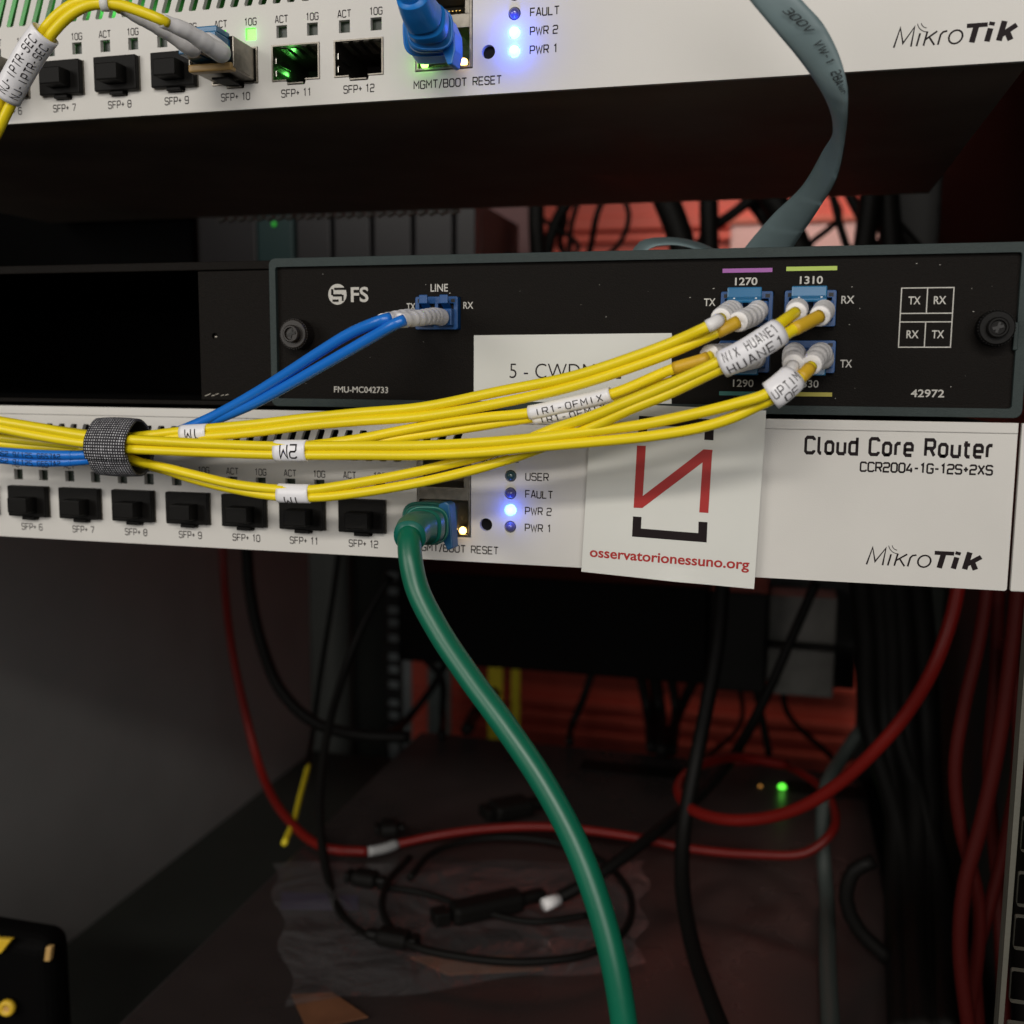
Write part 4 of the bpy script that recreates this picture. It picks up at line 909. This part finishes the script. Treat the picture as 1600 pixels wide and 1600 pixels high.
strip(Le, Re, 1.6, 'jacket', X['grey'], fc)
strip(cr([at(985, 398, 60), at(1000, 378, 62), at(1040, 372, 66), at(1085, 378, 70), at(1130, 396, 74)], 2), cr([at(995, 410, 46), at(1015, 388, 48), at(1050, 382, 50), at(1090, 390, 52), at(1125, 408, 54)], 2), 1.6, 'jacket', X['grey'], fc)
# printing on the flat cable
def onflat(f0, f1, s):
    nL, nR = len(Le), len(Re); i = f0*(nL-1); j = f0*(nR-1); a = Le[int(i)]+(Le[min(int(i)+1, nL-1)]-Le[int(i)])*(i-int(i)); b = Re[int(j)]+(Re[min(int(j)+1, nR-1)]-Re[int(j)])*(j-int(j)); return a*(1-s)+b*s
def fat(A, y):
    for i in range(len(A)-1):
        p = A[i]-CAM; q_ = A[i+1]-CAM; y0, y1 = 800-FPX*(p @ CU)/(p @ CF), 800-FPX*(q_ @ CU)/(q_ @ CF)
        if y0 <= y < y1: return A[i]+(A[i+1]-A[i])*((y-y0)/(y1-y0))
def flat_print(txt, ya, yb, s0, s1, h, sk):
    q, wt = stroke_text(txt, 1.0, .14, gap=1.8); mb = MB()
    for quad, lay in subdiv(q, 3):
        vs = []
        for a, b in quad:
            f = a/wt; y = ya+(yb-ya)*f; s_ = s0+(s1-s0)*f+(b-.5)*h; A_, B_ = fat(Le, y+sk), fat(Re, y-sk)
            p = A_*(1-s_)+B_*s_; vs.append(p+VIEW(p)*(1.7+.01*(lay % 4)))
        mb.add(vs, [(0, 1, 2, 3)])
    o = mb.build('lettering', X['ink'], fc); o['label'] = 'printed words ' + txt
flat_print('300V', 16, 52, .56, .66, .20, 12); flat_print('VW-1', 68, 102, .66, .70, .22, 10); flat_print('28AWG', 115, 152, .74, .72, .30, 8)

# ================================================================ background devices
# blade frame seen between upper router and module
bf = thing('blade_frame', 'dark frame of upright converter blades behind, under the upper router', 'device frame', at(550, 420, 400))
bx = [(312, 400, X['brown']), (402, 458, X['teal']), (463, 516, X['pale']), (522, 578, X['pale']), (584, 642, X['pale']), (648, 706, X['pale']), (712, 742, X['pale'])]
zt_, zb2 = at(500, 326, 400)[2], at(500, 470, 400)[2]
X['blade'] = mat('dark_grey_blade_face', (.016, .014, .016), .5, var=.15, vscale=30); X['tealblade'] = mat('dark_teal_blade_face', (.008, .035, .036), .5)
for i, (a, b, m_) in enumerate(bx):
    o = MB().box(at(a, 380, 400)[0], at(b, 380, 400)[0], 400, 415, zb2, zt_).build('blade', X['tealblade'] if i == 1 else X['blade'], bf, bevel=1)
MB().box(at(300, 380, 415)[0], at(752, 380, 415)[0], 416, 520, zb2, zt_+2).build('frame_body', X['black2'], bf)
p_ = at(428, 350, 398); MB().lathe([(0, 1.6), (1.0, 1.0)], tuple(p_), n=12).build('led', X['ledgreen'] if 0 else mat('dim_green_led', (.02, .2, .02), .4, emit=(.05, .6, .05), estr=.5), bf, smooth=True)
dk = thing('shade_sheet', 'added black sheet for the shade at the left, behind and above the empty chassis bay', 'device', at(100, 420, 330))  # added black sheet, stands in for shade in the left gap
MB().box(-289, at(300, 380, 206)[0], 206, 214, at(300, 440, 206)[2], 175).build('body', X['void'], dk, bevel=2)
# reddish panel right of the blades
pn = thing('steel_sheet', 'dull reddish steel sheet standing right of the blade frame', 'metal sheet', at(790, 420, 600))
MB().box(at(748, 380, 600)[0], at(828, 380, 600)[0], 600, 604, zb2, zt_+30).build('sheet', mat('dull_rose_painted_steel', (.14, .045, .045), .5, var=.1), pn)
# dark device hanging behind below the router
dd = thing('rear_device', 'large black device hanging behind under the white router', 'device', at(860, 1050, 480))
q1, q2 = at(622, 1040, 480), at(1102, 1062, 480); MB().box(q1[0], q2[0], 480, 640, (q1[2]+q2[2])/2, at(860, 905, 480)[2]).build('case', X['void'], dd, bevel=2)
q1, q2 = at(1103, 1062, 490), at(1195, 1085, 490); MB().box(q1[0], q2[0], 490, 640, q2[2], at(1150, 925, 490)[2]).build('end_cap', X['black'], dd, bevel=2)
pb = thing('grey_block_panel', 'two stacked rough dark grey blocks behind the right cables', 'device')
pb.location = Vector(at(1250, 1090, 520))*S; ORG[pb] = at(1250, 1090, 520)
for a, b in ((932, 1004), (1016, 1088)):
    MB().box(at(1200, 1000, 520)[0], at(1306, 1000, 520)[0], 520, 560, at(1250, b, 520)[2], at(1250, a, 520)[2]).build('block', X['pale'], pb, bevel=1.5)
MB().box(at(1196, 1000, 524)[0], at(1345, 1000, 524)[0], 562, 640, at(1250, 1094, 520)[2], at(1250, 915, 520)[2]).build('frame', X['black2'], pb)
sb = thing('lit_wall_patch', 'pale pink box added for the brightly lit stretch of the red wall in the gap', 'box', at(1270, 420, 1000))  # added pale box, its colour stands for lamplight on the red wall
MB().box(at(1140, 400, 1000)[0], at(1420, 400, 1000)[0], 1000, 1080, at(1200, 440, 1000)[2], at(1200, 346, 1000)[2]).build('body', mat('lit_wall_pink', (.62, .36, .33), .6, var=.1, vscale=12), sb, bevel=3)
MB().box(at(1138, 400, 998)[0], at(1422, 400, 998)[0], 996, 1084, at(1200, 350, 1000)[2], at(1200, 340, 1000)[2]).build('lid', mat('wall_patch_red', (.45, .10, .06), .6), sb, bevel=2)
# pale upright strip and yellow straps far behind
ps = thing('pale_upright', 'pale grey upright strip behind the green cable at left', 'post', at(686, 1300, 760))
MB().box(at(668, 1090, 760)[0], at(702, 1090, 760)[0], 760, 768, -699, at(686, 1030, 760)[2]).build('strip', mat('pale_blue_grey_paint', (.20, .25, .24), .5), ps)
MB().box(at(596, 1090, 720)[0], at(634, 1090, 720)[0], 735, 740, -699, 300).build('strip', mat('pale_backing_paint', (.45, .50, .50), .5), ps)
for i, (a, b, l_) in enumerate(((762, 785, 'wide yellow strap hanging behind, left of two'), (798, 812, 'narrow yellow strap hanging behind, right of two'))):
    ys = MB().box(at(a, 1100, 780)[0], at(b, 1100, 780)[0], 780, 783, at(a, 1175, 780)[2], at(a, 1040, 780)[2]).build('yellow_strap', X['yel2'], None, bevel=.8)
    set_meta(ys, l_, 'strap', 'yellow straps behind')
# lower box
lb = thing('equipment_box', 'low dark brown metal box with a lit green lamp, under the cables', 'device', (60, 150, -262))
MB().box(-104, 228, -60, 455, -262, -222).build('case', X['brown'], lb, bevel=2.5)
q1 = atz(1222, 1229, -221); q2 = atz(1188, 1227, -221)
MB().lathe([(0, 2.6), (1.5, 2.4), (2.4, 1.2)], (q1[0], q1[1], -221.9), axis=(0, 0, 1), n=16).build('led', X['ledgreen'], lb, smooth=True)
MB().lathe([(0, 1.5), (1, .9)], (q2[0], q2[1], -221.9), axis=(0, 0, 1), n=12).build('led', mat('dim_amber_led', (.4, .15, .02), .4, emit=(1, .45, .1), estr=.35), lb, smooth=True)
blue_glow((q1[0], q1[1], -216), .0006, (.2, 1, .1), 1.5)
for a, b, c, d in ((910, 1085, 1192, 1200), (1230, 1355, 1225, 1240)):
    u, v = atz(a, c, -221.9), atz(b, d, -221.9); MB().box(u[0], v[0], u[1]-14, u[1]+6, -221.9, -221.4).build('vent_strip', X['black'], lb)
# table plate under it
sh = MB().box(-285, 266, -10, 640, -330, -322).build('rack_shelf', X['post']); set_meta(sh, 'wide dark grey steel shelf carrying the low brown box', 'shelf')
MB().box(-100, 224, -50, 445, -321.9, -262.2).build('base_unit', X['black2'], lb)

# clear bag with card inside
bag = thing('plastic_bag', 'crumpled clear plastic bag lying on the brown box', 'plastic bag', atz(700, 1500, -221))
corners = [atz(425, 1345, -218), atz(1010, 1340, -218), atz(1000, 1500, -218), atz(455, 1570, -218)]
vs = []; fs = []; n = 46
rnd = np.random.RandomState(3); ph = rnd.rand(12, 4)*6.28; fr = rnd.rand(12, 2)*22+3; am = 1/(fr.sum(1))**.8
for j in range(n+1):
    for i in range(n+1):
        s_, t_ = i/n, j/n; p = (1-s_)*(1-t_)*corners[0]+s_*(1-t_)*corners[1]+s_*t_*corners[2]+(1-s_)*t_*corners[3]
        h = sum(am[k]*abs(math.sin(fr[k, 0]*s_+ph[k, 0]+2*math.sin(fr[k, 1]*t_*.5+ph[k, 1]))) for k in range(12))*5
        edge = min(s_, 1-s_, t_, 1-t_)*6; p = p+np.array([3*math.sin(17*t_+3*s_), 3*math.sin(13*s_), -2.5+h*min(1, .25+edge)]); vs.append(p)
for j in range(n):
    for i in range(n): a = j*(n+1)+i; fs.append((a, a+1, a+n+2, a+n+1))
MB().add(vs, fs).build('film', X['bag'], bag, smooth=True)
for quad, m_ in (([(440, 1395), (560, 1400), (560, 1422), (438, 1420)], mat('dark_violet_print', (.03, .022, .06), .5)),
                 ([(640, 1496), (800, 1494), (850, 1516), (700, 1524)], X['brownpaper']), ([(455, 1555), (520, 1552), (575, 1590), (480, 1610)], X['brownpaper'])):
    q = [atz(a, b, -220.6) for a, b in quad]; MB().slab(q, (0, 0, 1), .5).build('card', m_, bag)
# cables of the background
def rest(pts, z=-217.5):
    out = []
    for p in pts:
        w_ = at(*p)
        if w_[2] < z:
            g_ = atz(p[0], p[1], z)
            if g_[1] < 456: w_ = g_
        out.append(w_)
    return out
def bgcable(name, label, cat, pts, r, m, group=None, step=5, n=12):
    P = cr(rest(pts, -221+r), step); o = tube(MB(), P, r, n).build(name, m, None, smooth=True); set_meta(o, label, cat, group); return o
def lay(pts, z):   # points lying at height z
    return [tuple(atz(a, b, z)) for a, b in pts]
def laid(name, label, cat, pts, z, r, m, group=None):
    P = cr(lay(pts, z), 4); o = tube(MB(), P, r, 12).build(name, m, None, smooth=True); set_meta(o, label, cat, group); return o
rc = thing('red_cable', 'red cable looping down at left, across the box behind the green cable', 'cable', atz(560, 1330, -216), 'red cables')
cable('jacket', rest([(345, 780, 380), (350, 900, 370), (362, 1010, 350), (385, 1120, 330), (410, 1210, 310), (450, 1280, 300), (510, 1325, 290), (575, 1331, 290)]), 2.8, X['redcable'], rc, step=4, world=True)
cable('white_sleeve', rest([(575, 1331, 290), (600, 1326, 290), (620, 1319, 290)]), 2.9, mat('grey_white_sleeve', (.30, .30, .30), .5), rc, step=3, world=True)
cable('jacket', rest([(620, 1319, 290), (680, 1306, 262), (760, 1295, 266), (860, 1292, 266), (980, 1306, 262), (1080, 1326, 258), (1180, 1335, 255), (1260, 1332, 255), (1300, 1300, 262), (1303, 1262, 285), (1270, 1220, 320), (1210, 1192, 350), (1140, 1190, 350)]), 2.4, X['redcable'], rc, step=4, world=True)
r2c = thing('red_cable', 'bright red cable swinging from the right in a loop above the brown box', 'cable', at(1200, 1280, 180), 'red cables')
cable('jacket', [(1500, 900, 150), (1488, 960, 150), (1460, 1040, 150), (1420, 1110, 155), (1370, 1170, 160), (1310, 1225, 170), (1250, 1262, 180), (1190, 1279, 190), (1130, 1280, 200), (1080, 1264, 215), (1060, 1235, 235), (1075, 1208, 260), (1110, 1190, 290), (1160, 1184, 320), (1230, 1196, 330)], 2.9, X['redcable'], r2c, step=4)
for i, (pts, r) in enumerate(([[(1545, 900, 140), (1530, 1000, 140), (1505, 1110, 140), (1492, 1200, 140), (1500, 1290, 140), (1530, 1420, 140), (1512, 1620, 140)], 2.7],
    [[(1592, 900, 130), (1580, 1020, 130), (1562, 1150, 130), (1535, 1280, 130), (1508, 1380, 130), (1500, 1480, 130), (1515, 1620, 130)], 3.0],
    [[(1575, 1000, 150), (1590, 1100, 150), (1590, 1200, 148), (1570, 1320, 146), (1545, 1420, 144), (1525, 1500, 142), (1530, 1620, 140)], 2.7],
    [[(1560, 900, 170), (1556, 1050, 170), (1545, 1200, 170), (1560, 1400, 170), (1570, 1620, 170)], 2.7])):
    bgcable('red_cable', 'red cable darkened for shade, hanging at the right side, %s' % ('first from the left', 'second from the left', 'third, beside the pale rail', 'behind the other three')[i], 'cable', pts, r, X['redcable2'], 'red cables')
blk = [([(385, 850, 360), (392, 930, 350), (410, 1010, 340), (440, 1080, 330), (490, 1128, 330), (560, 1148, 340), (640, 1152, 350)], 4, 'black cable curving from the left post to the brown box'),
 ([(610, 900, 330), (575, 960, 320), (545, 1030, 310), (520, 1110, 290), (503, 1200, 260), (500, 1290, 230), (515, 1380, 200), (545, 1445, 190), (600, 1475, 185), (650, 1478, 185)], 2.6, 'thin black cable hanging left and ending in a small plug'),
 ([(530, 860, 420), (516, 960, 420), (500, 1060, 420), (488, 1150, 420), (478, 1200, 420)], 2.0, 'thin dark cable beside the left posts'),
 ([(1130, 900, 240), (1122, 1000, 240), (1105, 1100, 235), (1085, 1200, 225), (1068, 1300, 210), (1066, 1380, 190), (1080, 1470, 160), (1105, 1550, 130), (1140, 1640, 100)], 3.8, 'long black cable hanging down right of the green one'),
 ([(1275, 910, 400), (1240, 990, 390), (1205, 1070, 380), (1165, 1150, 360), (1120, 1215, 320), (1050, 1280, 270), (980, 1335, 235), (915, 1380, 215), (860, 1410, 205)], 3.3, 'black cable running diagonally from upper right to the white banded plug'),
 ([(925, 1050, 520), (912, 1090, 520), (895, 1130, 520), (890, 1160, 520)], 3.2, 'short black cable before the lower red wall, left'),
 ([(1000, 1050, 520), (1012, 1110, 520), (1018, 1170, 520)], 4.2, 'black cable before the red wall, first of the tight bunch'),
 ([(1022, 1050, 530), (1030, 1110, 530), (1035, 1175, 530)], 5.5, 'thick black cable in the tight bunch before the red wall'),
 ([(1048, 1050, 525), (1056, 1110, 525), (1050, 1175, 525)], 3.8, 'black cable at the right of the tight bunch'),
 ([(1090, 1050, 540), (1062, 1110, 540), (1042, 1170, 540)], 4.2, 'black cable slanting across the tight bunch'),
 ([(1178, 1060, 530), (1190, 1120, 530), (1202, 1180, 530)], 3.0, 'black cable before the lower red wall, right'),
 ([(665, 1030, 600), (690, 1060, 600), (692, 1110, 600), (690, 1150, 600)], 3.4, 'black cable crossing the pale upright strip'),
 ([(700, 1030, 600), (675, 1075, 600), (640, 1120, 590), (600, 1150, 580)], 3.4, 'black cable slanting over the pale upright strip'),
 ([(775, 1080, 560), (750, 1105, 560), (730, 1140, 560)], 5.0, 'short thick black cable beside the yellow strap'),
 ([(1420, 1465, 200), (1365, 1345, 200), (1335, 1360, 200), (1322, 1405, 200), (1340, 1450, 200), (1390, 1500, 200)][1:], 3.6, 'black cable bulging left out of the dark bundle')]
for pts, r, lab in blk: bgcable('black_cable', lab, 'cable', pts, r, X['blackcable'], 'black cables')
for i, (a, b, r) in enumerate(((1350, 1420, 6.5), (1375, 1400, 6), (1410, 1432, 7), (1440, 1445, 6.5), (1392, 1470, 7))):
    bgcable('black_cable', 'thick black cable in the upright bundle at right, ' + ('leftmost', 'second', 'middle', 'fourth', 'rightmost low down')[i], 'cable', [(a-8, 880, 330), (a+4, 1000, 330), (a+10, 1130, 325), ((a+b)/2+12, 1260, 300), (b, 1400, 270), (b+10, 1620, 240)], r, X['blackcable'], 'black cables')
bgcable('grey_cable', 'grey cable hanging in front of the brown box at right', 'cable', [(1345, 1140, 330), (1318, 1180, 320), (1292, 1225, 300), (1285, 1300, 280), (1292, 1400, 260), (1293, 1500, 240), (1300, 1640, 220)], 4.0, mat('dull_grey_cable', (.05, .06, .055), .5))
bgcable('yellow_cable', 'thin yellow cable at the left edge of the brown box', 'cable', [(482, 1195, 380), (470, 1240, 370), (458, 1285, 360), (444, 1318, 350)], 1.8, X['yel2'])
# upper gap cables
for i, (pts, r) in enumerate(([[(838, 300, 520), (838, 350, 520), (842, 420, 520)], 6.5], [[(900, 300, 560), (872, 340, 560), (858, 380, 560), (852, 420, 560)], 5],
    [[(905, 310, 600), (893, 350, 600), (888, 420, 600)], 2.5], [[(1035, 300, 480), (1052, 340, 480), (1065, 380, 480), (1070, 420, 480)], 9.5], [[(1107, 300, 500), (1108, 350, 500), (1108, 420, 500)], 7],
    [[(1200, 290, 520), (1150, 330, 520), (1110, 360, 520), (1080, 400, 520)], 4], [[(1160, 300, 540), (1190, 335, 540), (1225, 390, 540)], 5], [[(1200, 300, 500), (1232, 350, 500), (1262, 420, 500)], 9],
    [[(1300, 300, 560), (1312, 350, 560), (1335, 420, 560)], 3], [[(1325, 300, 520), (1350, 350, 520), (1370, 420, 520)], 4], [[(1362, 290, 480), (1355, 350, 480), (1345, 420, 480)], 7.5],
    [[(1350, 300, 500), (1400, 355, 500), (1440, 400, 500)], 5.5], [[(1460, 320, 520), (1400, 370, 520), (1350, 400, 520)], 6], [[(1385, 290, 490), (1390, 350, 490), (1395, 420, 490)], 8], [[(1425, 300, 600), (1428, 350, 600), (1440, 420, 600)], 3])):
    bgcable('black_cable', 'black cable in the red gap above the module, %s from the left' % ('first', 'second', 'third', 'fourth', 'fifth', 'sixth', 'seventh', 'eighth', 'ninth', 'tenth', 'eleventh', 'twelfth', 'thirteenth', 'fourteenth', 'fifteenth')[i], 'cable', pts, r, X['blackcable'], 'black cables')
rt = np.random.RandomState(11)
for i in range(12):
    up = i < 6; x_ = rt.uniform(860, 1440) if up else rt.uniform(1110, 1440); d_ = rt.uniform(540, 640); ya, yb = (285, 430) if up else (900, 1190)
    pts = [(x_+rt.uniform(-70, 70), ya, d_), (x_+rt.uniform(-40, 40), ya+(yb-ya)*.35, d_+rt.uniform(-15, 15)), (x_+rt.uniform(-50, 50), ya+(yb-ya)*.7, d_), (x_+rt.uniform(-80, 80), yb, d_)]
    bgcable('thin_cable', 'thin black cable in the tangle before the red wall, ' + ('above the black module' if up else 'below the white router at right'), 'cable', pts, rt.uniform(1.6, 2.8), X['blackcable'], 'thin cables in the upper tangle' if up else 'thin cables in the lower tangle')
# coiled lead and plugs on the bag
laid('coiled_lead', 'thin dark lead lying in a loose coil on the plastic bag', 'cable', [(640, 1340), (605, 1380), (600, 1430), (640, 1475), (720, 1495), (820, 1503), (920, 1490), (975, 1455), (985, 1400), (940, 1345), (860, 1315), (760, 1310), (680, 1330), (640, 1372)], -211, 1.9, X['blackcable'], 'black cables')
laid('black_lead', 'thin dark lead from the small black plug across the bag', 'cable', [(590, 1385), (660, 1395), (740, 1420), (830, 1440), (920, 1430)], -213, 1.7, X['blackcable'], 'black cables')
def plugbox(name, label, a, b, z, w_, h_, m):
    p, q = atz(*a, z), atz(*b, z); d = q-p; L = np.linalg.norm(d); d /= L; s_ = np.array([-d[1], d[0], 0])
    t = thing(name, label, 'plug', tuple(p)); t_ = t
    MB().obox((p+q)/2+np.array([0, 0, h_]), d*L*.32, s_*w_, (0, 0, h_)).build('plug_housing', m, t_, bevel=3, seg=3)
    MB().obox(q-d*L*.10+np.array([0, 0, h_]), d*L*.14, s_*w_*.55, (0, 0, h_*.6)).build('plug_neck', m, t_, bevel=2)
    MB().obox(p+d*L*.09+np.array([0, 0, h_]), d*L*.07, s_*w_*.75, (0, 0, h_*.7)).build('plug_nose', m, t_, bevel=1)
    return t
pc = plugbox('power_plug', 'large black power plug with a white band on its lead', (672, 1450), (845, 1412), -216, 6.2, 5, X['black'])
p, q = atz(850, 1414, -207), atz(872, 1405, -207); tube(MB(), [p, (p+q)/2, q], 3.2, 12).build('white_band', X['white'], pc, smooth=True)
plugbox('small_plug', 'small black plug at the upper left of the bag', (540, 1378), (602, 1388), -215, 5.5, 4, X['black'])
plugbox('small_plug', 'black plug at the end of the thin hanging cable', (655, 1485), (575, 1470), -215, 5, 4, X['black'])
plugbox('cable_clip', 'black clip on the red cable near its white sleeve', (585, 1305), (632, 1302), -214, 7, 4, X['black'])
plugbox('power_brick', 'black rectangular adapter behind the red cable', (752, 1283), (842, 1265), -220, 9, 5, X['black'])
# black tool with yellow fittings, bottom left
tc_ = thing('tool_case', 'black tool case with yellow fittings in the lower left corner', 'tool case', at(40, 1700, 60))
a_, b_ = at(-140, 1600, 60), at(72, 1600, 60); zt_ = at(60, 1470, 60)[2]
MB().box(a_[0], b_[0]+2, 60, 78, zt_-120, zt_).build('case_body', X['void'], tc_, bevel=7.5, seg=5)
p = at(14, 1572, 58); MB().lathe([(0, 3.6), (2, 3.6), (3, 3.0), (3.1, 1.7), (2.0, 1.4)], tuple(p), axis=(.25, -1, .1), n=24).build('yellow_knob', X['toolyel'], tc_, smooth=True)
MB().lathe([(-.5, 1.6), (2.2, 1.5)], tuple(p), axis=(.25, -1, .1), n=6).build('knob_core', X['beige'], tc_)
q = [at(-30, 1466, 57), at(17, 1469, 57), at(1, 1490, 57), at(-30, 1492, 57)]; MB().slab(q, (0, 1, 0), 2.5).build('yellow_patch', X['toolyel'], tc_, bevel=.3)
q = [at(71, 1480, 58), at(80, 1480, 58), at(77, 1503, 58), at(68, 1503, 58)]; MB().slab(q, (0, 1, 0), 2.5).build('yellow_tab', X['beige'], tc_, bevel=.5)

sc.render.resolution_x = 1024; sc.render.resolution_y = 1024
